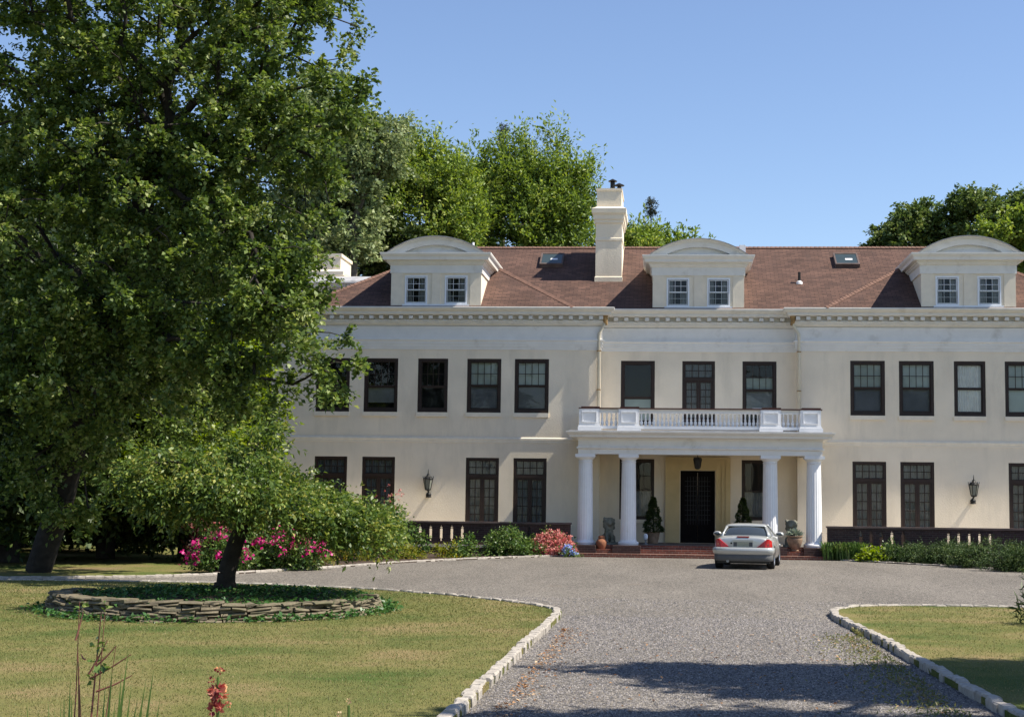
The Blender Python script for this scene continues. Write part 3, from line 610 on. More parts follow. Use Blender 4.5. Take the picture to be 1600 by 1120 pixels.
# ---- dormers
def dormer(xc, Yf):
    hw = 1.64; x0, x1 = xc-hw, xc+hw; wz0, wz1 = 8.86, 9.90; wx = [(xc-1.14, xc-.32), (xc+.32, xc+1.14)]
    m = MB(); panel(m, x0, x1, 8.70, 9.99, Yf, [(a, b, wz0, wz1) for a, b in wx], .25)
    m.add([(x0,Yf,8.7),(x0,Yf+4.5,8.7),(x0,Yf+4.5,9.99),(x0,Yf,9.99),(x1,Yf,8.7),(x1,Yf+4.5,8.7),(x1,Yf+4.5,9.99),(x1,Yf,9.99)], [(0,3,2,1),(4,5,6,7)])
    for a, b in ((x0-.004, x0+.40), (x1-.40, x1+.004), (xc-.16, xc+.16)): m.box(a, b, Yf-.03, Yf-.001, 8.74, 9.985)
    d = m.build('dormer', 'sill', house)
    c = MB().molding([(x0, Yf+4.5), (x0, Yf), (x1, Yf), (x1, Yf+4.5)], [(0,9.98),(.045,9.99),(.045,10.28),(.09,10.31),(.12,10.37),(.15,10.38),(.15,10.43),(.28,10.45),(.30,10.55),(.36,10.62),(.38,10.67),(.38,10.70),(0,10.73)])
    c.build('dormer_cornice', 'trim', d)
    # segmental pediment
    def arc(h, r, n=20): Rr = (h*h+r*r)/(2*r); return [(Rr*math.sin(t), Rr*math.cos(t)-(Rr-r)) for t in np.linspace(-math.asin(h/Rr), math.asin(h/Rr), n+1)]
    A, B, C_ = arc(1.74, .57), arc(1.62, .50), arc(1.2, .30); p = MB(); n = 20; z = 10.705
    rings = [(A, Yf-.36), (A, Yf-.30), (B, Yf-.28), (B, Yf-.24), (C_, Yf-.20), (C_, Yf-.02)]
    vs = [(xc+q[0], Y, z+q[1]) for r_, Y in rings for q in r_]; k = n+1
    p.add(vs, [(j*k+i, j*k+i+1, (j+1)*k+i+1, (j+1)*k+i) for j in range(5) for i in range(n)]+[tuple(5*k+i for i in range(k))])
    p.add([(xc-1.74,Yf-.355,z-.001),(xc+1.74,Yf-.355,z-.001),(xc+1.74,Yf-.02,z-.001),(xc-1.74,Yf-.02,z-.001)], [(0,1,2,3)])
    p.build('pediment', 'trim', d)
    A = arc(1.78, .60); vs = [(xc+q[0], Y, z+q[1]) for Y in (Yf-.37, Yf+5) for q in A]+[(xc+q[0]*.985, Yf-.37, z+q[1]*.95) for q in A]
    MB().add(vs, [(i, i+1, k+i+1, k+i) for i in range(n)]+[(i+1, i, 2*k+i, 2*k+i+1) for i in range(n)]).build('dormer_roof', 'lead', d)
    for a, b in wx:
        f = MB(); ring(f, a, b, wz0, wz1, .055, Yf-.02, Yf+.06)
        mid = (wz0+wz1)/2; ring(f, a+.07, b-.07, mid, wz1-.07, .025, Yf+.01, Yf+.04); ring(f, a+.07, b-.07, wz0+.07, mid+.002, .025, Yf+.03, Yf+.055)
        bars(f, a+.095, b-.095, mid+.025, wz1-.095, 3, 2, Yf+.015, Yf+.035, .013); bars(f, a+.095, b-.095, wz0+.095, mid-.02, 3, 2, Yf+.033, Yf+.052, .013)
        f.build('window', 'vinyl', d)
        MB().add([(a+.07,Yf+.03,wz0+.07),(b-.07,Yf+.03,wz0+.07),(b-.07,Yf+.03,wz1-.07),(a+.07,Yf+.03,wz1-.07)], [(0,1,2,3)]).build('pane', 'glass', d)
        MB().box(a, b, Yf+.24, Yf+.26, wz0, wz1).build('dark_interior', 'dark', d)
        pleats(a+.08, a+.08+rnd.uniform(.12, .25), wz0+.08, wz1-.08, Yf+.12).build('curtain', 'lacedk', d)
        pleats(b-.28, b-.08, wz0+.08, rnd.choice([mid, wz1-.08]), Yf+.12).build('curtain', 'lacedk', d)
    MB().box(xc-1.22, xc+1.22, Yf-.06, Yf-.031, 8.745, 8.855).build('sill', 'vinyl', d)
dormer(-8.52, 53.56); dormer(.95, 54.08); dormer(mir(-8.52), 53.56)
# ---- downspouts
for s_ in (-1, 1):
    x = HX+s_*3.57; e = x+(.22 if s_ < 0 else -.22)
    d_ = MB().tube([(e, 53.72, 8.30), (e, 53.72, 8.18), (x, WY-.09, 7.85), (x, WY-.09, 4.3)], .052, 8).build('downspout', 'pipe', house, smooth=True)
    MB().tube([(e, 53.70, 8.50), (e, 53.71, 8.32), (e-.04*s_, 53.74, 8.14)], [.11, .085, .06], 8).build('rain_head', 'rust', d_)
    for z in (7.2, 5.8): MB().box(x-.07, x+.07, WY-.145, WY-.002, z, z+.035).build('pipe_clip', 'rust', d_)
# ---- portico
PX0, PX1, PF = -3.14, 5.06, 50.95
en = MB().molding([(PX0, WY-.003), (PX0, PF), (PX1, PF), (PX1, WY-.003)], [(0,3.44),(0,3.60),(.02,3.605),(.06,3.63),(.06,3.665),(.01,3.69),(.0,3.72),(.0,3.90),(.05,3.96),(.1,3.98),(.28,4.0),(.30,4.07),(.36,4.12),(.40,4.17),(.40,4.195),(0,4.21)])
en.box(PX0+.001, PX1-.001, PF+.001, PF+.5, 3.441, 4.0); en.box(PX0+.001, PX0+.5, PF+.5, CY-.5, 3.441, 4.0); en.box(PX1-.5, PX1-.001, PF+.5, CY-.5, 3.441, 4.0)
en = en.build('portico', 'trim', house)
MB().box(PX0+.4, PX1-.4, PF+.4, CY-.002, 3.62, 3.7).build('porch_ceiling', 'cream', en)
MB().box(PX0-.3, PX1+.3, PF-.3, WY-.004, 4.205, 4.225).build('balcony_floor', 'lead', en)
for x in (-2.9, -1.43, 3.34, 4.8):
    prof = [(.345,.39),(.345,.42),(.36,.45),(.345,.49),(.30,.505),(.285,.55)]
    MB().lathe(prof, (x, 51.27, 0), 48).lathe([(.268-.032*t**1.3, .55+2.58*t) for t in np.linspace(0, 1, 9)], (x, 51.27, 0), 120, flute=.035, nf=20).lathe([(.235,3.13),(.235,3.17),(.26,3.18),(.235,3.2),(.235,3.24),(.30,3.30),(.315,3.33)], (x, 51.27, 0), 48).box(x-.335, x+.335, 50.935, 51.605, 3.33, 3.438).build('column', 'white', en, auto=40)
for x in (PX0+.12, PX1-.55):
    MB().box(x, x+.42, CY-.32, CY-.002, .4, 3.44).build('pilaster', 'stucco', en)
# balustrade
bl = MB(); BY = 50.98
segs = [(-2.42, -1.80), (-1.08, 2.99), (3.70, 4.32)]
for a, b in segs: bl.box(a, b, BY+.06, BY+.34, 4.30, 4.40); bl.box(a, b, BY+.10, BY+.30, 4.84, 4.97)
for x in (PX0+.08, PX1-.22): bl.box(x, x+.16, BY+.6, CY-.6, 4.84, 4.97); bl.box(x-.02, x+.2, BY+.6, CY-.6, 4.30, 4.40)
bl.box(PX0+.02, PX1-.02, BY+.1, BY+.3, 4.226, 4.25)
bl = bl.build('balustrade', 'white', house)
MB().box(PX0+.0, PX1-.0, BY-.01, BY+.42, 4.972, 5.01).box(PX0+.0, PX0+.32, BY+.42, CY-.6, 4.972, 5.01).box(PX1-.32, PX1, BY+.42, CY-.6, 4.972, 5.01).build('rail_cap', 'darkred', bl)
for a, b in ((-3.12, -2.43), (-1.79, -1.09), (3.0, 3.69), (4.33, 5.02)):
    m = MB(); m.box(a, b, BY, BY+.66, 4.42, 4.97); m.box(a-.04, b+.06, BY-.05, BY+.70, 4.226, 4.36); m.box(a-.02, b+.03, BY-.025, BY+.68, 4.361, 4.42)
    ring(m, a+.09, b-.09, 4.50, 4.88, .03, BY-.03, BY-.001); m.build('pedestal', 'white', bl)
    MB().box(a+.06, b-.0, BY+.03, BY+.55, 5.011, 5.05).build('pedestal_cap', 'darkred', bl)
bp_ = [(.034,0),(.04,.02),(.03,.035),(.036,.05),(.058,.10),(.050,.15),(.026,.19),(.03,.21),(.042,.22),(.042,.235),(.026,.245),(.024,.33),(.03,.41),(.04,.43),(.04,.445)]
bm_ = None
def baluster(x, y):
    global bm_
    if bm_ is None:
        bm_ = MB().lathe(bp_, (0,0,0), 12).build('baluster', 'white', bl, smooth=True, local=True); o = bm_
    else: o = bm_.copy(); col.objects.link(o); o.parent = bl
    o.location = (x, y, 4.398)
for a, b in segs:
    n = round((b-a)/.142)
    for i in range(n): baluster(a+(b-a)*(i+.5)/n, BY+.2)
for x in (PX0+.16, PX1-.14):
    for i in range(14): baluster(x, BY+.8+i*.16)
for o in bl.children:
    if o.name.startswith('baluster'): pass
# ---- porch floor, steps, pedestals (brick)
MB().box(-3.3, 5.22, 51.1, CY-.001, .0, .385).build('porch_floor', 'slate', en)
st = MB().box(-3.42, 5.34, 50.22, 51.09, -.02, .125).box(-2.48, 4.42, 50.66, 51.095, .126, .255)
st.build('porch_step', 'brickred', en)
MB().box(-2.48, 4.42, 50.98, 51.098, .256, .388).build('porch_step', 'brickred', en)
for a, b in ((-3.38, -2.5), (-1.93, -1.0), (2.9, 3.85), (4.4, 5.3)): MB().box(a, b, 50.5, 51.7, .127, .387).build('column_plinth', 'brickdark', en)
MB().lathe([(.05,3.40),(.13,3.38),(.16,3.32),(.15,3.30),(.10,3.02),(.04,2.98)], (.92, 52.5, 0), 6).tube([(.92,52.5,3.4),(.92,52.5,3.61)], .015).build('porch_lantern', 'iron', en)
# ------------------------------------------------------------------ terrace, its balustrade walls
tag(MB().box(-13.45, -3.45, 50.9, WY-.001, .245, .33).build('terrace_floor', 'ledge'), kind='structure')
tag(MB().box(5.3, 16.5, 50.9, WY-.001, .245, .33).build('terrace_floor', 'ledge'), kind='structure')
def terrace_wall(x0, x1, slots, label, Y0=50.95, Y1=51.2):
    t = thing('balustrade_wall', label, 'wall', ((x0+x1)/2, Y0, 0), 0, 'brick balustrade walls of the terrace')
    m = MB(); m.box(x0, x1, Y0-.04, Y1+.04, -.05, .243); m.box(x0, x1, Y0, Y1, .332, .45); m.box(x0, x1, Y0, Y1, .97, 1.045)
    e = x0
    for s in sorted(slots):
        m.box(e, s-.06, Y0+.001, Y1-.001, .451, .969); e = s+.06
        for sg in (-1, 1):
            for za, zb, w_ in ((.452,.50,.02),(.50,.53,.035),(.86,.89,.035),(.91,.968,.038)): m.box(*sorted((s+sg*.0601, s+sg*(.06-w_))), Y0+.003, Y1-.003, za, zb)
    m.box(e, x1, Y0+.001, Y1-.001, .451, .969)
    m.build('brickwork', 'brickdark', t); MB().box(x0-.03, x1+.03, Y0-.05, Y1+.05, 1.046, 1.11).build('coping', 'stonecap', t)
sl = [at(p, 830, 51).x for p in (540,556.5,573,656,672.5,689,705.5,722,793,810,827)]
sr = [at(p, 835, 51).x for p in (1345,1361,1377,1394,1411,1482.5,1498.5,1515,1531,1547.5,1616,1632)]
terrace_wall(-13.4, -3.38, sl, 'dark brick terrace wall with vertical slots left of the columned porch')
terrace_wall(5.22, 15.4, sr, 'dark brick terrace wall with vertical slots right of the columned porch')
# ------------------------------------------------------------------ wall lanterns
def wall_lantern(x, label):
    t = thing('wall_lantern', label, 'lantern', (x, WY, 1.9), 0, 'iron lanterns on the house front'); y = WY-.30
    MB().sphere((x, WY-.13, 1.99), (.10,.10,.10), 14, 10).lathe([(.09,0),(.11,.02),(.10,.04)], (x, WY-.13, 1.90), 12).tube([(x,WY-.003,1.99),(x,WY-.09,1.99)], .07, 10).tube([(x,WY-.14,2.06),(x,WY-.20,2.12),(x,y,2.16)], .035, 8).build('bracket', 'iron', t, smooth=True)
    m = MB(); m.lathe([(.03,0),(.10,.02),(.11,.05),(.06,.06)], (x, y, 2.14), 6)
    for i in range(6):
        a = math.pi*i/3; m.tube([(x+.10*math.cos(a), y+.10*math.sin(a), 2.18), (x+.17*math.cos(a), y+.17*math.sin(a), 2.56), (x+.19*math.cos(a), y+.19*math.sin(a), 2.66)], .012, 4)
    m.lathe([(.175,2.545-1.9),(.18,2.555-1.9),(.18,2.575-1.9),(.17,2.58-1.9)], (x,y,1.9), 6, caps=False)
    m.lathe([(.165,.67),(.14,.72),(.08,.76),(.05,.80),(.06,.82),(.02,.85),(.012,.95),(.004,1.02)], (x,y,1.9), 12); m.build('lantern_frame', 'iron', t)
    g = MB(); g.lathe([(.09,.29),(.155,.64)], (x,y,1.9), 6, caps=False); g.build('lantern_glass', glassdim, t)
glassdim = mat('lantern_glass', (.18, .19, .16), .25, .2, 8, spec=.7)
wall_lantern(-8.68, 'black iron lantern on the wall left of the porch, between two pairs of french windows')
wall_lantern(10.55, 'black iron lantern on the wall right of the porch, near the picture edge')
# ------------------------------------------------------------------ porch ornaments
def blobmesh(name, m, parent, balls, voxel=.022, disp=0):
    b = MB()
    for c, r in balls: b.sphere(c, r, 12, 8)
    o = b.build(name, m, parent, smooth=True, local=True); k = o.modifiers.new('join', 'REMESH'); k.mode = 'VOXEL'; k.voxel_size = voxel; k.use_smooth_shade = True
    return o
def lion(x, y, z, rz, label, s=1):
    t = thing('lion_statue', label, 'statue', (x, y, z), rz, 'stone lions flanking the porch')
    B = [((0,.10,.20),(.17,.24,.20)), ((0,-.02,.36),(.15,.15,.22)), ((0,-.10,.52),(.18,.15,.18)), ((0,-.12,.68),(.19,.16,.17)), ((0,-.24,.66),(.10,.10,.10)), ((0,-.31,.63),(.06,.06,.055)),
         ((-.10,-.02,.80),(.05,.04,.05)), ((.10,-.02,.80),(.05,.04,.05)), ((-.09,-.20,.24),(.055,.06,.24)), ((.09,-.20,.24),(.055,.06,.24)), ((-.09,-.26,.04),(.065,.10,.045)), ((.09,-.26,.04),(.065,.10,.045)),
         ((-.17,.12,.13),(.09,.17,.14)), ((.17,.12,.13),(.09,.17,.14)), ((-.18,-.03,.04),(.06,.12,.045)), ((.18,-.03,.04),(.06,.12,.045)), ((0,-.14,.38),(.12,.08,.16))]
    for i in range(26):
        a = i*2.4; zz = .50+.011*i*1.1; r = .17
        B.append(((r*math.cos(a), -.08+.75*r*math.sin(a), zz), (.05,.05,.06)))
    blobmesh('body', 'oldstone', t, [((c[0]*s, c[1]*s, c[2]*s), (r[0]*s, r[1]*s, r[2]*s)) for c, r in B])
    MB().box(-.24*s, .24*s, -.38*s, .34*s, -.06, .012).build('base', 'oldstone', t, local=True)
    return t
lion(-2.12, 51.75, .45, R(12), 'dark stone lion statue on the porch between the two left columns')
lion(4.10, 51.75, .45, R(-14), 'weathered pale stone lion statue behind the clay urn, between the two right columns')
def pot(name, x, y, z, prof, m, label, cat, group=None, soil=None, n=24):
    t = thing(name, label, cat, (x, y, z), 0, group)
    MB().lathe(prof, (0,0,0), n, caps=False).add([(prof[0][0]*math.cos(2*math.pi*i/n), prof[0][0]*math.sin(2*math.pi*i/n), 0) for i in range(n)], [tuple(range(n))]).build('pot', m, t, smooth=True, local=True, auto=40)
    if soil: MB().lathe([(soil[0], soil[1]-.01), (soil[0], soil[1])], (0,0,0), n).build('soil', 'mulch', t, local=True)
    return t
urnp = [(.12,0),(.14,.03),(.11,.06),(.20,.18),(.25,.32),(.26,.42),(.22,.46),(.27,.49),(.27,.53),(.23,.53),(.21,.42)]
pot('terracotta_pot', -2.32, 50.93, .256, [(.13,0),(.17,.10),(.19,.22),(.15,.30),(.10,.34),(.12,.40),(.09,.44),(.03,.46)], 'terracotta', 'small bulbous terracotta jar on the steps in front of the left lion', 'jar')
u = pot('clay_urn', 4.13, 50.95, .256, urnp, 'urn', 'large brown clay urn with a pale succulent in front of the right lion', 'urn', None, (.2, .46))
d = unit(rng.normal(0, 1, (260, 3))); d[:, 2] = abs(d[:, 2])*.8+.15
P_ = leaves(np.array([0, 0, .48])+d*.05, .24, up=(0,0,.2), upw=.3, axis=unit(d), axw=3, aspect=.22)
link('succulent', quads_mesh('succulent', P_), leafmat('succulent_leaf', (.16,.20,.15), (.30,.34,.27), None, .1, .6, 3), u, local=True)
def topiary(x, y, label):
    t = thing('potted_topiary', label, 'potted plant', (x, y, .386), 0, 'potted topiaries beside the front door')
    MB().lathe([(.16,0),(.20,.14),(.235,.34),(.25,.36),(.25,.41),(.22,.41),(.21,.36)], (0,0,0), 20, caps=False).build('pot', 'urn', t, smooth=True, local=True)
    MB().tube([(0,0,.2),(.02,0,.9),(0,0,1.5)], [.03,.025,.01], 6).build('stem', 'bark', t, local=True)
    n = 5200; zz = rng.uniform(0, 1, n)**1.25; a = rng.uniform(0, 2*math.pi, n); rr = (.36*(1-zz)**.75+.03)*(.86+.14*np.sin(zz*22+a))*rng.uniform(.8, 1.04, n)
    p = np.stack([rr*np.cos(a), rr*np.sin(a), .40+zz*1.22], 1); link('foliage', quads_mesh('foliage', leaves(p, .055, axis=unit(p*[1,1,0]), aspect=.5)), L5, t, local=True)
topiary(-.62, 53.3, 'cone shaped potted evergreen left of the front door')
topiary(2.52, 53.3, 'cone shaped potted evergreen right of the front door, half hidden by the car')
t = thing('porch_lamp', 'small pale glass lantern standing on the porch beside the left topiary', 'lantern', (-.86, 52.3, .386))
MB().lathe([(.08,0),(.08,.02),(.02,.04),(.02,.12),(.05,.15),(.06,.16)], (0,0,0), 12).build('stand', 'flash', t, local=True, smooth=True)
MB().lathe([(.055,.16),(.075,.22),(.075,.32),(.03,.36)], (0,0,0), 12).build('shade', 'vinyl', t, local=True, smooth=True)
# ------------------------------------------------------------------ silver roadster
def carpaint():
    m = bpy.data.materials.new('silver_paint'); m.use_nodes = True; n, l = nodes(m); b = n['Principled BSDF']
    b.inputs['Metallic'].default_value = .35; b.inputs['Roughness'].default_value = .28; b.inputs['Coat Weight'].default_value = .6; b.inputs['Coat Roughness'].default_value = .06
    no = n.new('ShaderNodeTexNoise'); no.inputs['Scale'].default_value = 3; rp = n.new('ShaderNodeValToRGB'); e = rp.color_ramp.elements; e[0].color = (.42,.43,.42,1); e[1].color = (.49,.50,.48,1)
    l.new(no.outputs['Fac'], rp.inputs[0]); l.new(rp.outputs[0], b.inputs['Base Color']); return m
PAINT = carpaint(); M['rubber'] = mat('tyre_rubber', (.018,.018,.018), .85, .2, 20); M['valance'] = mat('grey_plastic', (.10,.10,.10), .55, .1, 5)
M['lamp_red'] = mat('red_lens', (.42,.012,.010), .12, .25, 25, spec=.4, coat=.2); M['alloy'] = mat('alloy_wheel', (.45,.45,.46), .3, .1, 4, metal=.8); M['black'] = mat('black_trim', (.012,.012,.012), .4, .2, 5)
M['carglass'] = mat('tinted_glass', (.035,.042,.045), .05, .1, 2, spec=.9, coat=.6); M['plate'] = mat('number_plate', (.36,.36,.27), .5, .1, 30); M['interior'] = mat('car_interior', (.06,.06,.06), .8, .2, 4)
car = thing('silver_roadster', 'silver two-seat coupe seen from behind, parked on gravel in front of the porch steps', 'car', (2.03, 43.0, 0), R(-7.5))
def loft(secs, close=True):
    """secs: list of (y, [(x,z)...half profile from bottom centre to top centre])"""
    m = MB(); vs = []; n = len(secs[0][1])
    for y, h in secs:
        full = [(x, y if not callable(y) else y(x, z), z) for x, z in h] + [(-x, y if not callable(y) else y(x, z), z) for x, z in h[-2:0:-1]]
        vs += full
    k = 2*n-2; fs = [(j*k+i, j*k+(i+1)%k, (j+1)*k+(i+1)%k, (j+1)*k+i) for j in range(len(secs)-1) for i in range(k)]
    if close: fs += [tuple(range(k-1,-1,-1)), tuple((len(secs)-1)*k+i for i in range(k))]
    return m.add(vs, fs)
def prof(wm, zb, zt, shoulder, top): # half profile
    return [(0,zb),(wm*.7,zb),(wm*.94,zb+.04),(wm,zb+.2),(wm*1.0,zb+.38),(wm*.975,shoulder-.08),(wm*.90,shoulder),(wm*.75,top-.008),(wm*.4,zt-.002),(0,zt)]
S = [(.10, prof(.735,.24,.885,.80,.875)), (.14, prof(.775,.22,.915,.83,.90)), (.34, prof(.83,.20,.945,.87,.93)), (.75, prof(.855,.19,.955,.89,.94)), (1.3, prof(.85,.18,.94,.885,.93)), (2.1, prof(.845,.18,.93,.875,.92)), (2.75, prof(.855,.18,.91,.86,.90)), (3.3, prof(.845,.19,.83,.78,.82)), (3.75, prof(.78,.22,.70,.64,.69)), (3.95, prof(.62,.28,.56,.53,.555))]
body = loft(S).build('body', PAINT, car, smooth=True, local=True)
ss = body.modifiers.new('s', 'SUBSURF'); ss.levels = ss.render_levels = 2
cut = MB()
for yc in (.80, 3.20):
    for sg in (-1, 1): cut.tube([(sg*.58, yc, .31), (sg*1.0, yc, .31)], .365, 28)
cut = cut.build('c', 'black', None); cut.location = (0,0,0)
bo = body.modifiers.new('b', 'BOOLEAN'); bo.operation = 'DIFFERENCE'; bo.object = cut; cut.parent = car; cut.location = (0,0,0)
bpy.context.view_layer.update(); dg = bpy.context.evaluated_depsgraph_get(); me2 = bpy.data.meshes.new_from_object(body.evaluated_get(dg)); body.modifiers.clear(); body.data = me2
me2.materials.clear(); me2.materials.append(PAINT); bpy.data.objects.remove(cut); me2.set_sharp_from_angle(angle=R(50))
def gp(w0, z0, w1, z1): return [(0,z0-.03),(w0*.8,z0-.02),(w0,z0),(w0*.45+w1*.55,z0*.4+z1*.6),(w1,z1-.05),(w1*.82,z1-.005),(w1*.4,z1+.018),(0,z1+.025)]
# cabin glass core, then roof skin and pillars on top of it
gl = loft([(.86, gp(.66,.915,.60,.93)), (1.02, gp(.69,.92,.58,1.06)), (1.22, gp(.71,.92,.56,1.185)), (1.5, gp(.72,.92,.55,1.235)), (2.0, gp(.72,.91,.54,1.23)), (2.3, gp(.71,.90,.56,1.13)), (2.62, gp(.68,.89,.60,.93))]).build('glass', 'carglass', car, smooth=True, local=True)
gl.modifiers.new('s', 'SUBSURF').render_levels = 2
top = loft([(1.20, [(0,1.17),(.50,1.17),(.575,1.175),(.585,1.19),(.55,1.215),(.3,1.235),(0,1.24)]), (1.32, [(0,1.2),(.50,1.2),(.57,1.205),(.582,1.22),(.55,1.245),(.3,1.268),(0,1.272)]), (1.65, [(0,1.2),(.50,1.2),(.565,1.215),(.575,1.24),(.54,1.265),(.3,1.285),(0,1.29)]), (2.05, [(0,1.2),(.50,1.2),(.56,1.2),(.57,1.22),(.54,1.245),(.3,1.262),(0,1.268)])]).build('roof', PAINT, car, smooth=True, local=True)
top.modifiers.new('s', 'SUBSURF').render_levels = 2
for sg in (-1, 1):
    m = MB()
    def quad(p): return [(sg*x, y, z) for x, y, z in p]
    A_ = quad([(.735,.80,.915),(.66,.80,.925),(.62,1.0,1.06),(.545,1.22,1.20),(.59,1.30,1.215),(.665,1.34,1.07),(.735,1.40,.92)])
    m.add(A_ + [(x-sg*.03, y+.02, z-.02) for x, y, z in A_], [(0,1,2,6),(2,3,4,5),(2,5,6),(7,13,9,8),(9,12,11,10),(0,6,13,7),(6,5,12,13),(5,4,11,12),(4,3,10,11),(3,2,9,10),(2,1,8,9),(1,0,7,8)]); m.build('rear_pillar', PAINT, car, local=True, smooth=True)
    MB().tube(quad([(.735,2.55,.91),(.62,2.3,1.12),(.55,2.03,1.225)]), .028, 6).build('windscreen_pillar', PAINT, car, local=True, smooth=True)
MB().box(-.27, .27, .078, .09, .645, .77).build('plate_recess', 'valance', car, local=True)
# bumper, valance
def band(pts, z0, z1, bul, thick):
    m = MB(); P = [Vector((x, y)) for x, y in pts]; vs = []
    zs = [(z0, -.03), (z0+.02, 0), ((z0+z1)/2, bul), (z1-.02, bul*.9), (z1, -.02)]
    n = len(P)
    for i, p in enumerate(P):
        d_ = (P[min(i+1,n-1)]-P[max(i-1,0)]).normalized(); nn = Vector((d_.y, -d_.x))
        for z, o in zs: vs.append((*(p+nn*o), z))
    k = len(zs); return m.add(vs, [(i*k+j, (i+1)*k+j, (i+1)*k+j+1, i*k+j+1) for i in range(n-1) for j in range(k-1)])
rp_ = [(-.845,.42),(-.835,.2),(-.80,.08),(-.70,.015),(-.4,-.03),(0,-.045),(.4,-.03),(.70,.015),(.80,.08),(.835,.2),(.845,.42)]
band(rp_, .42, .62, .035, .02).build('bumper', PAINT, car, smooth=True, local=True)
band([(x*.985, y+.015) for x, y in rp_], .235, .425, .0, .02).build('rear_valance', 'valance', car, smooth=True, local=True)
MB().box(-.74, .74, .14, .6, .17, .24).build('underside', 'black', car, local=True)
MB().lathe([(.035,0),(.035,.12),(.025,.12),(.025,.02)], (0,0,0), 10).build('exhaust', 'alloy', car, local=True)
ex = bpy.data.objects['exhaust']; ex.rotation_euler = (R(90), 0, 0); ex.location = (-.42, .08, .235)
for sg in (-1, 1):  # tail lamps: triangles wrapped round the corners
    o_ = [(.385,.085,.625,),(.62,.062,.625),(.765,.12,.63),(.815,.30,.635),(.80,.30,.80),(.735,.125,.855),(.69,.088,.86),(.60,.078,.79)]
    m = MB(); f = [(sg*x*1.0, y-.012, z) for x, y, z in o_]; b = [(sg*x*.96, y+.05, z) for x, y, z in o_]; n = 8
    m.add(f+b, [(0,1,7),(1,6,7),(1,2,5,6),(2,3,4,5)]+[(i, (i+1)%n, n+(i+1)%n, n+i) for i in range(n)]); m.build('tail_light', 'lamp_red', car, local=True)
    for zz in (.715,): MB().box(*sorted((sg*.60, sg*.735)), .060+.02, .10, zz-.018, zz+.012).build('reflector', mat('clear_lens', (.55,.16,.10), .15, .2, 30, spec=.9), car, local=True)
MB().box(-.17, .17, .066, .086, .645, .765).build('number_plate', 'plate', car, local=True)
m = MB(); ring(m, -.30, .30, .615, .80, .03, .06, .10); m.box(-.30, .30, .045, .12, .80, .835); m.build('plate_surround', PAINT, car, local=True)
MB().lathe([(.028,0),(.028,.01)], (0,0,0), 12).build('lock', 'black', car, local=True)
lk = bpy.data.objects['lock']; lk.rotation_euler = (R(90),0,0); lk.location = (-.33,.088,.735)
MB().box(.29, .37, .078, .088, .765, .785).build('badge', 'alloy', car, local=True)
MB().box(-.17, .17, .115, .17, .905, .932).build('high_brake_light', 'lamp_red', car, local=True)
for sg in (-1, 1):
    m = MB(); m.sphere((sg*.915, 2.02, .955), (.125,.08,.075), 12, 8); m.tube([(sg*.79, 2.05, .91), (sg*.86, 2.04, .94)], .03, 6); mi = m.build('wing_mirror', PAINT if sg < 0 else PAINT, car, smooth=True, local=True)
    MB().sphere((sg*.915, 1.965, .955), (.092,.03,.050), 12, 8).build('mirror_glass', 'carglass', mi, local=True, smooth=True)
    for yc in (.80, 3.20):
        w_ = thing('wheel', None, None); w_.parent = car; w_.location = (sg*.74, yc, .315); w_.rotation_euler = (0, R(90)*sg, 0)
        MB().lathe([(.20,-.11),(.27,-.115),(.305,-.09),(.315,-.05),(.315,.05),(.305,.09),(.27,.105),(.21,.10)], (0,0,0), 36, caps=False).build('tyre', 'rubber', w_, local=True, smooth=True)
        m = MB(); m.lathe([(.205,.10),(.20,.07),(.19,.0),(.19,-.1)], (0,0,0), 30, caps=False); m.lathe([(.0,.085),(.06,.085),(.07,.06),(.06,.0)], (0,0,0), 16, caps=False)
        for i in range(7):
            a = 2*math.pi*i/7; c_, s_ = math.cos(a), math.sin(a)
            m.add([(x*c_-y*s_, x*s_+y*c_, z) for x, y, z in ((.04,-.03,.08),(.195,-.022,.075),(.195,.022,.075),(.04,.03,.08),(.04,-.03,.04),(.195,-.022,.04),(.195,.022,.04),(.04,.03,.04))], [(0,1,2,3),(0,4,5,1),(3,2,6,7)])
        m.build('rim', 'alloy', w_, local=True)
for sg in (-1, 1):
    MB().box(*sorted((sg*.20, sg*.50)), 1.35, 1.50, .80, 1.05).sphere((sg*.35, 1.42, 1.09), (.11,.05,.075), 10, 6).build('seat_back', 'interior', car, local=True, smooth=False)
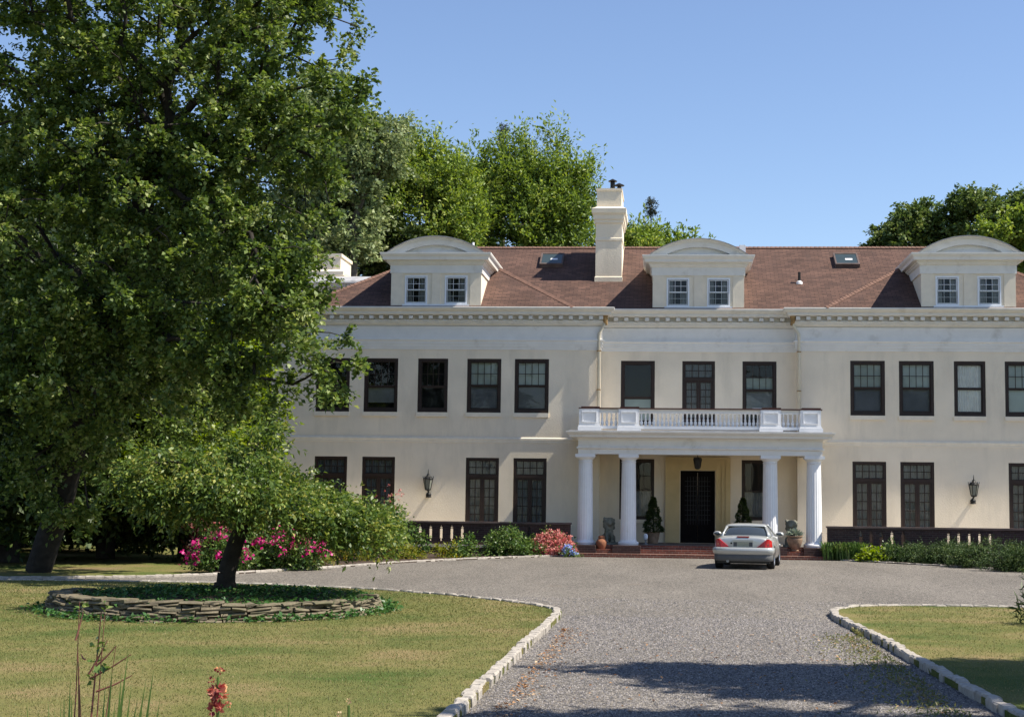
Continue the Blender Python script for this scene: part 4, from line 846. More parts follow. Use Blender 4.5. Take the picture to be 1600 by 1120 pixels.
# ------------------------------------------------------------------ round dry-stone planter
pc = Vector((-7.5, 24.75, .075)); pr_ = 2.72
t = thing('stone_planter', 'low round planter ring of dry-stacked flat fieldstones around the weeping tree', 'planter', pc)
m = MB()
for lay in range(7):
    z = -.02+lay*.046; a = rnd.uniform(0, 1); 
    while a < 2*math.pi + .9:
        L = rnd.uniform(.12, .5)/pr_; hgt = .046*rnd.uniform(.7, 1.25); 
        hmax = .20 + .13*(1-math.cos(a-.1))/2 + .03*math.sin(a*7) - (.12 if math.sin(a) > .15 else 0)
        if z < hmax:
            r1_ = pr_-.02*lay+rnd.uniform(-.05, .05); dep = rnd.uniform(.25, .38); tz = rnd.uniform(-.018, .018); vs = []
            for zz, ins in ((z, .01), (z+hgt*.5, -.012), (z+hgt, .012)):
                for rr, e in ((r1_, 0), (r1_-dep, 1)):
                    for aa in ((a+.004, a+L*.5, a+L-.004) if not e else (a+L-.004, a+L*.5, a+.004)):
                        rj = rr-ins if not e else rr+ins
                        rj += rnd.uniform(-.022, .022); vs.append((rj*math.cos(aa), rj*math.sin(aa), zz+tz*((aa-a)/L-.5)*2+rnd.uniform(-.006, .006)))
            fs = [(5,4,3,2,1,0),(12,13,14,15,16,17)]+[(k*6+i, k*6+(i+1)%6, (k+1)*6+(i+1)%6, (k+1)*6+i) for k in range(2) for i in range(6)]
            m.add(vs, fs)
        a += L
m.build('stone_ring', 'fieldstone', t, local=True)
MB().lathe([(pr_-.2, 0), (pr_-.25, .20), (1.4, .27), (.01, .30)], (0,0,0), 40).build('soil', 'mulch', t, local=True, smooth=True)
# ------------------------------------------------------------------ vegetation
def V(p): return (p.x, p.y, p.z)
def bl_(px, py, Y, rx, ry, rz): return (V(at(px, py, Y)), (rx, ry, rz))
# -- big foreground tree at the left
B = [bl_(250,150,34,4.4,3.6,3.6), bl_(60,120,35,4.5,4,4), bl_(420,60,33,1.9,2.2,2.4), bl_(440,190,32.5,1.75,2,1.35), bl_(330,330,33,2.6,2.8,2.0), bl_(130,380,34,4.2,3.6,3.0), bl_(390,400,31.5,1.15,1.7,1.5),
     bl_(425,490,30.5,1.15,1.4,.65), bl_(500,575,30,.70,.8,.42), bl_(470,500,30,.85,.9,.35), bl_(300,500,32,2.3,2.2,1.0), bl_(60,560,33,2.0,2.2,1.0), bl_(250,-60,35,5,4.5,3), bl_(380,600,31.5,.75,.9,.4), bl_(150,480,33,2.4,2.4,1.2), bl_(20,640,33.5,1.6,2,.9), bl_(130,620,32.5,1.9,2,.9), bl_(250,590,32,1.6,2,.7), bl_(170,690,34.5,1.2,1.2,.8), bl_(60,730,35,1.2,1.2,.9), bl_(110,800,35.4,.8,.6,.6), bl_(250,660,36.5,1.5,1.5,.7), bl_(300,600,37,1.5,1.5,.8), bl_(445,430,31,.9,1.2,.9), bl_(350,560,31,1.0,1,.6),
     bl_(525,160,32,.75,.9,.6), bl_(520,250,32,.7,.9,.5), bl_(558,195,32,.4,.5,.3), bl_(555,140,32,.3,.4,.2), bl_(490,315,31.5,.6,.8,.4), bl_(440,400,31,.5,.8,.4), bl_(455,470,31,.5,.8,.35), bl_(530,520,30.3,.35,.5,.2), bl_(535,610,30,.3,.4,.2), bl_(480,30,33,.7,.9,.7), bl_(445,620,30.5,.35,.5,.45)]
tree('linden_tree', 'tall broad leafy tree filling the left side, branches reaching over the house corner', 'tree', (-15.6, 36.5, 0), B, 1450, 9, 16, .38, .115, L1, r0=.33, fork=.42, shell=.25, out=.45, droop=-.35, upw=.7, aspect=.72, thick=.045, r1=.011)
# -- weeping tree on the planter
pb = Vector((-7.45, 25.0, .30))
wt = thing('weeping_tree', 'small weeping tree with a wide drooping umbrella crown, growing in the round stone planter', 'tree', pb)
n = 440; ux = rng.uniform(-1.4, 2.6, n); yr = 1.9*np.sqrt(np.clip(1-((ux-.5)/2.4)**2, .05, 1)); uy = rng.uniform(-1, 1, n)*yr
zt = 2.62 - .56*np.clip(ux-.55, 0, 9)**1.05 - .9*np.clip(-1.25-ux, 0, 9) - .35*(uy/1.9)**2 + .10*np.sin(ux*3.1+uy*2) + rng.normal(0, .07, n)
zb = np.where(ux < -.9, 1.22, np.where(ux < 1.2, 1.86, 1.58-.10*(ux-1.2))); zt = np.maximum(zt - np.abs(rng.normal(0, .38, n)), zb+.1)
C = np.stack([pb.x+ux, pb.y+uy, zt], 1); C = np.concatenate([C, [[pb.x+.62, pb.y, 3.05], [pb.x+.70, pb.y, 3.2], [pb.x+.58, pb.y+.1, 2.9], [pb.x+.8, pb.y, 2.98], [pb.x+.35, pb.y, 2.9]]])
o_ = np.stack([ux*.5, uy*.6, -.35+0*ux], 1); o_ = np.concatenate([o_, [[.1,0,.3]]*5])
tr = skeleton([pb, pb+Vector((.02,0,.35)), pb+Vector((.14,0,.8)), pb+Vector((.30,0,1.25)), pb+Vector((.35,0,1.9))], C, .17, .007, .3)
tr.lathe([(.26,-.02),(.21,.08),(.185,.2)], pb, 10, caps=False)
tr.build('trunk', 'bark', wt, smooth=True)
P1, _, _ = sprays(C, 9, 14, .42, .088, out=o_, outw=.9, droop=-.6, upw=.6, aspect=.45, thick=.03)
P2, _, _ = sprays(C[:n:2], 3, 16, .36, .08, out=o_[:n:2]*.3, outw=.5, droop=-1.0, upw=.5, aspect=.45, thick=.02)
link('crown', quads_mesh('crown', np.concatenate([P1, P2])), L2, wt)
ivm = []
n = 9000; a = rng.uniform(0, 2*math.pi, n); r_ = 2.6*np.sqrt(rng.uniform(0, 1, n)); p = np.stack([pc.x+r_*np.cos(a), pc.y+r_*np.sin(a), pc.z+.32-.05*r_+rng.uniform(-.02, .05, n)], 1)
ivm.append(leaves(p, .062, upw=1.4, aspect=.8))
n = 2600; a = rng.uniform(0, 2*math.pi, n); ok = rng.uniform(0, 1, n) < .35+.5*(np.sin(a*3+1) > 0)+.5*(np.cos(a) > .5); a = a[ok]; n = len(a); r_ = 2.78+abs(rng.normal(0, .12, n)); p = np.stack([pc.x+r_*np.cos(a), pc.y+r_*np.sin(a), pc.z+rng.uniform(0, .10, n)], 1)
ivm.append(leaves(p, .075, upw=1, aspect=.5)); tag(link('ground_ivy', quads_mesh('ivy', np.concatenate(ivm)), L9), 'low green ivy covering the top of the round stone planter', 'ground cover', kind='stuff')
# -- trees behind the house
def blobs_col(px, pys, Y, rx, ry, rz): return [bl_(px+rnd.uniform(-20, 20), y, Y+rnd.uniform(-1, 1), rx*rnd.uniform(.85, 1.1), ry, rz) for y in pys]
G1 = 'trees rising behind the mansion roof'
tree('background_tree', 'bright green feathery tree behind the roof, directly right of the left arched dormer', 'tree', (V(at(830,820,74))[0], 74, 0), [bl_(800,364,74,2.8,3,3.2), bl_(865,354,74,1.7,2.4,2.4), bl_(840,296,74,1.35,2,1.5), bl_(890,319,74,.8,1.5,1.4), bl_(770,304,74,.8,1.5,1.1), bl_(790,250,74,.35,.6,.9), bl_(755,262,74,.3,.6,.9), bl_(822,240,74,.35,.6,1.0), bl_(858,238,74,.4,.6,1.1), bl_(890,255,74,.35,.6,1.0), bl_(915,290,74,.35,.6,1.1)], 380, 10, 15, .8, .21, L3, r0=.35, fork=.5, group=G1, shell=.3, out=.9, droop=.8, upw=.5, aspect=.42, thick=.08, r1=.02)
tree('background_tree', 'bright green feathery tree behind the roof, rising behind the left arched dormer', 'tree', (V(at(665,820,71))[0], 71, 0), [bl_(660,356,71,2.6,3,3.2), bl_(635,281,71,1.1,1.8,1.2), bl_(705,306,71,1.1,2,1.6), bl_(600,366,71,1.4,2,2.6), bl_(720,366,71,1.4,2,2.0), bl_(612,250,71,.3,.6,1.0), bl_(640,242,71,.35,.6,1.0), bl_(672,255,71,.3,.6,.9), bl_(712,275,71,.35,.6,1.0)], 330, 10, 15, .8, .21, L3, r0=.35, fork=.5, group=G1, shell=.3, out=.9, droop=.8, upw=.5, aspect=.42, thick=.08, r1=.02)
tree('background_tree', 'tall grey-green tree behind the left end of the house, left of the bright trees', 'tree', (V(at(540,820,66))[0], 66, 0), [bl_(530,330,66,1.7,2.2,3.0), bl_(575,250,66,1.0,1.6,1.7), bl_(610,200,66,.45,1.0,.7), bl_(480,260,66,1.8,2,3.2), bl_(505,180,66,1.2,1.6,1.8), bl_(560,215,66,.8,1,1), bl_(620,235,66,.45,1,.8)], 270, 11, 15, .8, .19, L4, r0=.3, fork=.5, group=G1, shell=.3, out=.8, droop=.1, upw=.5, aspect=.6, r1=.018, bark='barklt')
tree('background_tree', 'dark green tree low behind the left dormer and the side chimney', 'tree', (V(at(560,820,69))[0], 69, 0), [bl_(560,385,69,1.5,2,1.5), bl_(600,395,69,1.2,2,1.1), bl_(640,385,69,1.0,2,1.0), bl_(520,330,70,1.6,2,1.6)], 150, 11, 15, .6, .2, L5, r0=.25, fork=.5, group=G1, out=.6, aspect=.6, r1=.018)
tree('background_tree', 'low bright green treetop seen over the ridge right of the tall chimney', 'tree', (V(at(1020,820,80))[0], 80, 0), [bl_(1005,398,80,1.3,2,1.1), bl_(1050,408,80,1.3,2,1.0), bl_(960,396,80,1.0,2,1.0)], 130, 10, 13, .9, .24, L3, r0=.25, fork=.6, group=G1, out=.9, droop=.4, upw=.5, aspect=.45, r1=.018)
def conifer(px, pt, Y, wpx, label):
    tp = at(px, pt, Y); t = thing('spindly_conifer', label, 'tree', (tp.x, Y, 0), 0, 'thin dark conifer tops behind the roof')
    m = MB(); m.tube([(tp.x, Y, 0), (tp.x+.1, Y, tp.z*.6), (tp.x, Y, tp.z)], [.3, .14, .02], 6); C = []
    for i in range(26):
        k = rnd.random()**1.3; z = tp.z-.15-k*5.2; a = rnd.uniform(0, 6.28); r_ = (.06+wpx*k**.85)*rnd.uniform(.4, 1.15); q = Vector((tp.x+r_*math.cos(a), Y+r_*math.sin(a), z+.15*r_)); m.tube([(tp.x, Y, z-.1), q], [.035, .015], 4)
        C += [V(q), V(q.lerp(Vector((tp.x, Y, z)), .3))]
    C += [(tp.x, Y, tp.z)]*2
    m.build('trunk', 'barklt', t); P, _, _ = sprays(np.array(C), 4, 10, .26, .13, droop=.1, upw=.4, aspect=.4, thick=.05); link('crown', quads_mesh('crown', P), L7, t)
conifer(787, 198, 79, 1.0, 'spindly dark conifer top poking above the bright green tree left of the chimney')
conifer(1017, 312, 84, .95, 'spindly dark conifer top standing against the sky right of the chimney')
L4D = leafmat('leaf_midgreen', (.060,.10,.03), (.14,.20,.055), (.23,.27,.10), .25, .5, .4)
G2 = 'trees behind the right end of the roof'
tree('background_tree', 'dark green rounded tree at the right, furthest left of the group, against the sky', 'tree', (V(at(1420,820,78))[0], 78, 0), [bl_(1415,376,78,1.45,2,1.6), bl_(1440,343,78,.9,1.6,.7), bl_(1385,393,78,.9,1.5,1.2), bl_(1470,393,78,1.2,2,1.4)], 200, 10, 14, .55, .2, L4D, r0=.25, fork=.6, group=G2, out=.6, aspect=.6, r1=.018)
tree('background_tree', 'taller dark tree behind the right dormer, its top against the sky', 'tree', (V(at(1530,820,76))[0], 76, 0), [bl_(1530,353,76,1.7,2,1.7), bl_(1515,320,76,.8,1.6,.6), bl_(1580,338,76,1.2,2,1.1), bl_(1620,368,76,2,2,2)], 230, 10, 14, .55, .2, L4D, r0=.25, fork=.6, group=G2, out=.6, aspect=.6, r1=.018)
tree('background_tree', 'yellow-green tree just in front of the dark one at the right picture edge', 'tree', (V(at(1590,820,70))[0], 70, 0), [bl_(1575,372,70,.9,1.6,.8), bl_(1610,352,70,.9,1.6,.9), bl_(1540,362,70,.5,1,.5), bl_(1630,400,70,1.5,2,1.6)], 120, 10, 14, .5, .19, L3, r0=.22, fork=.6, group=G2, out=.6, aspect=.6, r1=.018)
# -- woodland at the left
G3 = 'trees of the shady wood at the left'
tree('woodland_tree', 'leafy yellow-green maple lit by sun between the big tree and the house', 'tree', (V(at(330,870,46))[0], 46, 0), [bl_(330,610,46,1.9,2,1.1), bl_(390,650,46,.8,1.5,.9), bl_(270,660,46,1.6,2,1.4), bl_(360,560,46,1.3,1.6,.6), bl_(230,600,46,1.2,1.6,1), bl_(310,690,42.5,1.4,1.8,.7), bl_(240,730,42.5,1.4,1.8,.6), bl_(400,700,43,.5,1,.4)], 330, 9, 12, .55, .15, L6, r0=.16, fork=.55, group=G3, shell=.4, out=.6, upw=1.2, aspect=.7, r1=.012)
for i, (px, Y, h, w_, lab) in enumerate([(15,41,9,2.7,'shady low-branched tree close behind the big tree trunk at the far left'), (292,45,7,2.0,'low dark tree behind the left edge of the weeping tree'), (165,44,9.5,2.7,'shady low-branched tree right of the big tree trunk, below the maple'), (-120,44,13,4.5,'dark evergreen tree at the far left, beyond the drive'), (30,52,15,5,'dense dark tree in the wood, second from the left'), (170,58,16,4.6,'dense dark tree in the wood behind the maple\'s left side'), (300,62,17,4.2,'tall dark tree in the wood behind the yellow-green maple'), (420,72,17,3.2,'tall dark tree beyond the left corner of the house')]):
    b = at(px, 850, Y); ctr = Vector((b.x, Y, 0))
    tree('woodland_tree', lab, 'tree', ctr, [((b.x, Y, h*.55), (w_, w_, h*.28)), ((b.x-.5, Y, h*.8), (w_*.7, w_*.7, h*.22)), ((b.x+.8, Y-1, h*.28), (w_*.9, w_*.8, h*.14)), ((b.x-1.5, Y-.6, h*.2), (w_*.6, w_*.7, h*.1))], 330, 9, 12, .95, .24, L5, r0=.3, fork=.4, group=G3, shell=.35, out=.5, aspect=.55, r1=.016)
# far wood that closes the view
n = 52; C = np.stack([np.linspace(-75, 40, n)+rng.normal(0, 1, n), np.full(n, 96.)+rng.normal(0, 3, n), rng.uniform(3, 6, n)], 1)
Pp = []
for c in C:
    q, d = blob_points([(tuple(c), (3.2, 3, c[2]-.2)), ], 60, .5); P, _, _ = sprays(q, 6, 9, 1.3, .5, aspect=.6); Pp.append(P)
n = 16; C = np.stack([np.linspace(-50, -21, n), 60-np.linspace(0, 22, n)[::-1]*.6+rng.normal(0, 1.5, n), rng.uniform(3.5, 7, n)], 1)
for c in C:
    q, d = blob_points([(tuple(c), (2.6, 2.6, c[2]-.1)), ], 80, .5); P, _, _ = sprays(q, 8, 10, 1.0, .34, aspect=.6); Pp.append(P)
n = 11; C = np.stack([np.linspace(-30, -15.8, n), 57+rng.normal(0, .8, n), rng.uniform(1.6, 3.4, n)], 1)
for c in C:
    q, d = blob_points([(tuple(c), (1.6, 1.5, c[2]-.05)), ], 60, .5); P, _, _ = sprays(q, 8, 10, .6, .2, aspect=.6); Pp.append(P)
n = 9; C = np.stack([np.linspace(-27, -17.5, n), 49+rng.normal(0, .8, n), rng.uniform(1.2, 2.6, n)], 1)
for c in C:
    q, d = blob_points([(tuple(c), (1.3, 1.2, c[2]-.05)), ], 50, .5); P, _, _ = sprays(q, 8, 10, .55, .17, aspect=.6); Pp.append(P)
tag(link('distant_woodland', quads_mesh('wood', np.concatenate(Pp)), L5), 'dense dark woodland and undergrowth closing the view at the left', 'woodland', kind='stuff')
# slim sapling trunk in the wood
t = thing('sapling', 'slim bare sapling trunk catching sun in the dark wood at far left', 'tree', V(at(72,875,44)))
b = Vector(t.location); MB().tube([b, b+Vector((.05,0,.9)), b+Vector((-.12,0,1.9)), b+Vector((.15,0,2.6)), b+Vector((.1,0,3.6))], [.07,.065,.055,.045,.03], 7).build('trunk', 'barklt', t, smooth=True)
q = rng.normal(0, .5, (30, 3))+np.array(b)+[0,0,3.9]; P, _, _ = sprays(q, 6, 8, .4, .13); link('crown', quads_mesh('crown', P), LG, t)
# -- tree off the right side that throws the shade across the drive
tree('shade_tree', 'spreading tree beside the drive, just outside the right of the picture', 'tree', (11.0, 14.2, 0), [((8.6,16.3,8.6),(2.6,1.8,.9)), ((6.9,17.0,8.9),(1.7,.6,.4)), ((11.4,16.0,8.6),(2.8,2.6,1.4)), ((7.9,12.9,8.9),(3.2,.8,.7)), ((13,17.5,7),(3,2,1.8)), ((11.2,18.4,5.2),(1.3,.35,.5)), ((12.6,12.6,7.4),(3,2,1.8))], 2300, 10, 14, .45, .12, L1, r0=.22, fork=.55, shell=.2, out=.4, droop=-.2, r1=.01)
bush('yucca_shrub', 'dark spiky shrub on the right lawn at the picture edge', 'shrub', (5.83, 24.4, .075), (.22,.22,.42), 700, .16, L5, aspect=.16, up=.1, length=.35)
# ------------------------------------------------------------------ beds
def on(px, py, z=0):
    d = cF + (px-CCX)/CF*cR - (py-CCY)/CF*cU; p = Vector((0,0,CH)); return p + d*((z-CH)/d.z)
G4 = 'shrubs in the bed below the terrace'
def bs(name, label, px, py, rx, rz, n, size, lm, cat='shrub', Y=None, ry=None, **kw):
    p = on(px, py) if Y is None else Vector((at(px, py, Y).x, Y, .02)); return bush(name, label, cat, (p.x, p.y, .02), (rx, ry or rx*.8, rz), n, size, lm, G4, **kw)
bs('rose_bush', 'leafy green rose bush in front of the terrace wall, left of the salmon azalea', 790, 869, .72, 1.02, 3600, .085, LG)
bs('rose_bush', 'smaller dull green bush tucked between the rose bush and the salmon azalea', 828, 869, .42, .62, 1500, .07, LG)
bs('azalea', 'salmon-pink flowering azalea beside the left porch column', 862, 868.5, .80, .78, 2200, .07, LG, flowers=(PA, 420, .085, .0))
bs('hydrangea', 'small pale blue hydrangea at the foot of the porch steps', 890, 870, .22, .36, 260, .08, LG, flowers=(PB, 22, .10, .1))
bs('peony_bush', 'green bush with magenta peonies just right of the weeping tree trunk, largest bloom cluster', 452, 890, 1.05, 1.10, 3800, .10, LG, flowers=(PK, 44, .16, .42))
bs('peony_bush', 'green bush with few magenta peonies left of the weeping tree trunk', 345, 893, .85, 1.0, 2800, .10, LG, flowers=(PK, 18, .16, .25))
bs('peony_bush', 'light green bush behind the weeping tree trunk', 395, 889, .75, 1.15, 2400, .12, LG)
bs('spirea', 'brownish-green tall shrub under the weeping tree, left of the trunk', 330, 880, .9, 1.75, 2400, .10, LR, flowers=(PA, 60, .07, .6))
bs('spirea', 'loose shrub with small pink sprays behind the weeping tree by the french window', 610, 872, .75, 2.3, 2600, .09, LG, Y=47.5, flowers=(PA, 16, .06, .9))
bs('barberry', 'dark purple barberry at the right foot of the weeping tree', 578, 875, .72, .75, 2000, .06, LR)
bs('golden_shrub', 'yellow-green mound between the peonies and the dark barberry', 545, 877, .62, .55, 1900, .06, LY)
bs('golden_shrub', 'low yellow-green mound right of the dark barberry', 630, 874, .70, .42, 1900, .06, LY)
bs('golden_shrub', 'small orange-green mound at the right foot of the peonies', 500, 885, .42, .35, 900, .05, LY)
bs('dark_shrub', 'dull brown-green shrub right beside the magenta peonies', 505, 876, .65, .95, 1900, .08, LR)
bs('seedling', 'small upright green plant in front of the terrace wall slots', 655, 871, .22, .85, 300, .10, LG)
bs('seedling', 'leafy lily clump beneath the terrace wall, left of the rose bush', 735, 871, .24, .72, 340, .11, LG)
bs('seedling', 'small yellow-green plant below the terrace wall slots', 700, 872, .30, .48, 420, .09, LY)
bs('seedling', 'short pale plant left of the lily clump', 715, 872, .22, .35, 300, .08, LG)
# right bed
def blades(name, label, cat, loc, rx, ry, h, n, wd, lm, lean=.5, group=None, kind=None):
    loc = Vector(loc); t = thing(name, label, cat, loc, 0, group)
    x = rng.uniform(-rx, rx, n); y = rng.uniform(-ry, ry, n); b = np.stack([loc.x+x, loc.y+y, np.full(n, loc.z)], 1)
    a = rng.uniform(0, 2*math.pi, n); d = np.stack([np.cos(a), np.sin(a), 0*a], 1); s = np.stack([-np.sin(a), np.cos(a), 0*a], 1)*wd; H = h*rng.uniform(.6, 1.1, (n, 1)); up = np.array([0,0,1.])
    q1 = b+up*H*.55+d*H*.12*lean; q2 = b+up*H*.9+d*H*.4*lean; q3 = b+up*H*(1-.15*lean)+d*H*.75*lean
    P = np.concatenate([np.stack([b-s*.6, b+s*.6, q1+s, q1-s], 1), np.stack([q1-s, q1+s, q2+s*.7, q2-s*.7], 1), np.stack([q2-s*.7, q2+s*.7, q3, q3-s*.05], 1)])
    link('foliage', quads_mesh('foliage', P), lm, t, local=False); return t
G5 = 'plants in the bed right of the porch'
p = on(1312, 873); blades('daylily_clump', 'strappy green daylily clump beside the right porch column', 'plant', (p.x, 50.35, .02), .72, .28, .62, 520, .018, LG, .6, G5)
p = on(1352, 875); bush('hosta', 'small bright lime-green leafy plant right of the daylilies', 'plant', (p.x+.05, 49.7, .02), (.42,.35,.42), 420, .12, L6, G5, aspect=.7, up=.9)
p = on(1385, 874); bush('shrub', 'small green shrub between the lime plant and the junipers', 'shrub', (p.x, 49.9, .02), (.5,.4,.62), 1200, .08, LG, G5)
for i, (px, py, rx, rz, lab) in enumerate([(1395,879,.8,.36,'low flat juniper at the left end of the juniper row'), (1430,880,.9,.62,'spreading juniper, second from the left of its row'), (1490,884,1.15,.78,'spreading juniper below the terrace slots, third from the left'), (1545,889,1.1,.88,'spreading juniper, fourth from the left, near the right picture edge'), (1610,895,1.2,.95,'spreading juniper cut off by the right picture edge'), (1690,905,1.3,.9,'spreading juniper, last on the right of its row')]):
    p = on(px, py); bush('juniper', lab, 'shrub', (p.x, p.y+.85, .02), (rx*1.15, .8, rz*.86), 15000 if i < 5 else 7000, .055, L8, 'spreading junipers along the right bed', aspect=.38, up=.7, ntw=9, length=.22, droop=.05, outw=1.2)
p = on(1600, 893)
# -- foreground plants
def cane(mb, x, y, h, dx, r=.008):
    r *= .75
    mb.tube([(x, y, .07), (x+dx*.3, y, .07+h*.4), (x+dx*.55, y+.02, .07+h*.7), (x+dx, y, .07+h)], [r, r*.9, r*.7, r*.4], 5)
p = at(125, 1100, 7.0); t = thing('rose_canes', 'nearly bare reddish rose canes standing in the left foreground', 'plant', (p.x, 7.0, .07))
M['cane'] = mat('rose_cane', (.16,.06,.045), .7, .3, 30); m = MB()
for px, top_, dx, r in ((118,940,.015,.006),(132,1040,-.02,.01),(135,955,.07,.009),(147,960,.05,.006),(150,1010,.10,.005),(140,1020,-.05,.005)):
    q = at(px-6, 1120, 7.0); tp = at(px, top_, 7.0); cane(m, q.x, 7.0, tp.z-.07, dx, r)
for px, py, qx, qy in ((137,1055,168,1000),(140,1060,205,1022),(150,1040,182,1008),(133,1030,127,1022),(150,1080,206,1055),(118,1000,130,955)): a_, b_ = at(px,py,7.0), at(qx,qy,7.02); m.tube([a_, (a_+b_)/2+Vector((0,0,-.006)), b_], [.005,.004,.002], 4)
m.build('stem', 'cane', t)
C = np.array([V(at(a_, b_, 7.0)) for a_, b_ in ((150,1005),(158,1008),(162,1040),(152,1045),(146,1060),(130,945),(162,945),(120,948),(147,1035))]); P = leaves(np.repeat(C, 5, 0)+rng.normal(0, .012, (len(C)*5, 3)), .035, aspect=.6); link('leaves', quads_mesh('leaves', P), LG, t)
def iris(px, top, Y, label, bloom=True):
    q = at(px, top, Y); t = thing('bearded_iris', label, 'flower', (q.x, Y, .07), 0, 'irises in the foreground')
    MB().tube([(q.x+.02, Y, .07), (q.x+.01, Y, q.z*.6), (q.x, Y, q.z-.02)], [.008, .007, .006], 6).build('stem', LG, t)
    for k, (cx_, cy_, s) in enumerate(((340,1082,.036),(343,1047,.019),(330,1062,.014),(356,1100,.013),(337,1106,.030)) if bloom else ((px,top,.012),(px-14,top+22,.012))):
        c = at(cx_, cy_, Y); mb = []
        nn_ = 64 if s > .02 else 20
        d = unit(rng.normal(0, 1, (nn_, 3))+[0,0,.2]); L = leaves(np.array(V(c))+d*s*.6, s*.75, up=(0,-.6,.4), axis=d, axw=2.5, aspect=.75)
        link('blossom', quads_mesh('blossom', L), PI if bloom else PY, t)
PY = leafmat('petal_cream', (.45,.30,.16), (.65,.50,.30), None, .3, .5, 20)
iris(341, 1050, 6.4, 'rust-red and orange bearded iris in bloom at the bottom left')
iris(545, 1094, 6.4, 'withered cream iris bud at the bottom, right of the blooming iris', False)
def nearblades(cx_, lab, tips, Y=6.4):
    b = at(cx_, 1130, Y); t = thing('iris_leaves', lab, 'plant', (b.x, Y, .07), 0, 'sword leaves in the foreground'); P = []
    for tx, ty in tips:
        tp = at(tx, ty, Y+rnd.uniform(-.1,.1)); bx = tp.x+(b.x-tp.x)*.5+rnd.uniform(-.03,.03); s = Vector((.011, .004, 0)); a_ = Vector((bx, tp.y, .07)); mid = Vector(((bx*.45+tp.x*.55), tp.y, tp.z*.6))
        P += [[V(a_-s), V(a_+s), V(mid+s), V(mid-s)], [V(mid-s), V(mid+s), V(tp+s*.05), V(tp-s*.05)]]
    link('foliage', quads_mesh('foliage', np.array(P, float)), LG, t)
nearblades(430, 'three sword-shaped iris leaves between the red iris and the withered bud', [(414,1098),(429,1101),(452,1096),(380,1108),(395,1112)])
nearblades(130, 'pale sword leaves at the base of the rose canes', [(176,1040),(190,1052),(200,1020),(228,1062),(240,1046),(165,1068),(110,1060),(75,1094),(250,1092),(205,1075),(42,1100),(95,1098),(100,1085),(112,1085),(85,1108),(180,1095),(215,1090),(222,1110),(60,1112)])
nearblades(550, 'narrow green leaves beside the withered iris bud', [(546,1102),(552,1106),(525,1114),(560,1112)])
# -- lawn grass, fallen leaves, pebbles
def blades_field(name, poly, x0, x1, y0, y1, n, h, z, m_, label, cat, wd=.0045, near=True):
    x = rng.uniform(x0, x1, n); y = y0+(y1-y0)*rng.uniform(0, 1, n)**(1.6 if near else 1); k = inpoly(x, y, poly)
    k &= (abs(x+.0*y) < 60) & (((x-pc.x)**2+(y-pc.y)**2) > 7.4); x = x[k]; y = y[k]; n = len(x); a = rng.uniform(0, 6.283, n)
    H = h*rng.uniform(.5, 1.2, n)*(1+.02*(y-y0)); W = wd*(1+.06*(y-y0)); b = np.stack([x, y, np.full(n, z)], 1); s = np.stack([np.cos(a)*W, np.sin(a)*W, 0*a], 1); tp = b+np.stack([rng.normal(0, .5, n)*H, rng.normal(0, .5, n)*H, H], 1)
    tag(link(name, quads_mesh(name, np.stack([b-s, b+s, tp], 1), 3), m_), label, cat, kind='stuff')
blades_field('grass', lawnL, -16, -1.9, 9, 32, 260000, .020, .07, GR, 'short patchy dry grass of the left lawn', 'grass')
blades_field('grass', lawnR, 3.1, 12, 11, 29, 80000, .020, .07, GR, 'short patchy dry grass of the right lawn', 'grass')
LL = leafmat('fallen_leaf', (.20,.09,.035), (.42,.25,.13), (.5,.36,.22), .1, .8, 3)
n = 1500; k = rng.integers(0, 3, n); y = rng.uniform(11, 23, n); x = np.where(k < 2, -1.62+abs(rng.normal(0, .16, n)), rng.uniform(-1.6, 3, n)); x = np.where((k == 1) & (rng.uniform(0,1,n) < .4), 2.7-abs(rng.normal(0,.2,n)), x)
k2 = (x > -1.65) & (x < 2.8); x = x[k2][:1000]; y = y[k2][:1000]; n = len(x)
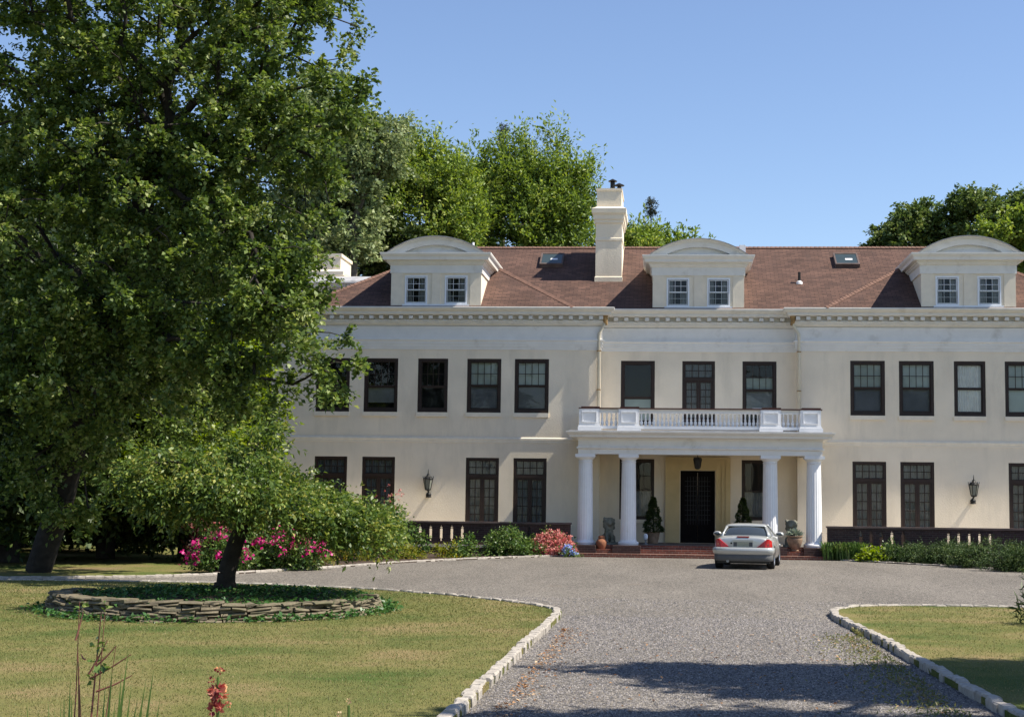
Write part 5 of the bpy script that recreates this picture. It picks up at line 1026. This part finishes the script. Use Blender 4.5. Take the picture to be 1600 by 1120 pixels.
tag(link('leaf_litter', quads_mesh('litter', leaves(np.stack([x, y, np.full(n, .018)], 1), .045, upw=2.5, aspect=.55)), LL), 'scattered dry brown leaves on the gravel along the kerb', 'leaf litter', kind='stuff')
n = 80000; x = rng.uniform(-2, 3.2, n); y = 11+19*rng.uniform(0, 1, n)**1.2; x = np.where(y > 25.5, rng.uniform(-12, 10, n), x)
k = ~inpoly(x, y, lawnL) & ~inpoly(x, y, lawnR); x = x[k]; y = y[k]; n = len(x); c = np.stack([x, y, np.full(n, .006)], 1); s = rng.uniform(.004, .011, (n, 1))*(1+.03*(y[:, None]-11)); a = rng.uniform(0, 6.283, n)
u1 = np.stack([np.cos(a), np.sin(a), 0*a], 1)*s; u2 = np.stack([-np.sin(a), np.cos(a), 0*a], 1)*s*.75; u3 = np.array([0,0,1.])*s*.9
j = lambda: rng.normal(0, .12, (n, 3))*s
A_, B_, C_, D_, T_ = c-u1+j(), c-u2+j(), c+u1+j(), c+u2+j(), c+u3+j()
me = bpy.data.meshes.new('pebbles'); vv = np.stack([A_, B_, C_, D_, T_], 1).reshape(-1); me.vertices.add(5*n); me.vertices.foreach_set('co', vv.astype(np.float32))
f = np.array([[0,1,4],[1,2,4],[2,3,4],[3,0,4]])[None]+np.arange(n)[:, None, None]*5; me.loops.add(12*n); me.polygons.add(4*n); me.loops.foreach_set('vertex_index', f.reshape(-1).astype(np.int32)); me.polygons.foreach_set('loop_start', np.arange(0, 12*n, 3, dtype=np.int32)); me.update(calc_edges=True)
PB_ = leafmat('pebble', (.07,.068,.075), (.27,.25,.245), (.50,.45,.42), 0, .85, .01)
tag(link('loose_gravel', me, PB_), 'loose grey and pinkish stones on the gravel drive', 'gravel', kind='stuff')
# weeds along the right kerb
n = 2600; y = rng.uniform(12, 23.5, n); x = 2.78-abs(rng.normal(0, .35, n))*(y < 22.5); 
tag(link('weeds', quads_mesh('weeds', leaves(np.stack([x, y, rng.uniform(.005, .05, n)], 1), .05, upw=.4, aspect=.3)), GR), 'weedy grass creeping into the gravel along the right kerb', 'weeds', kind='stuff')
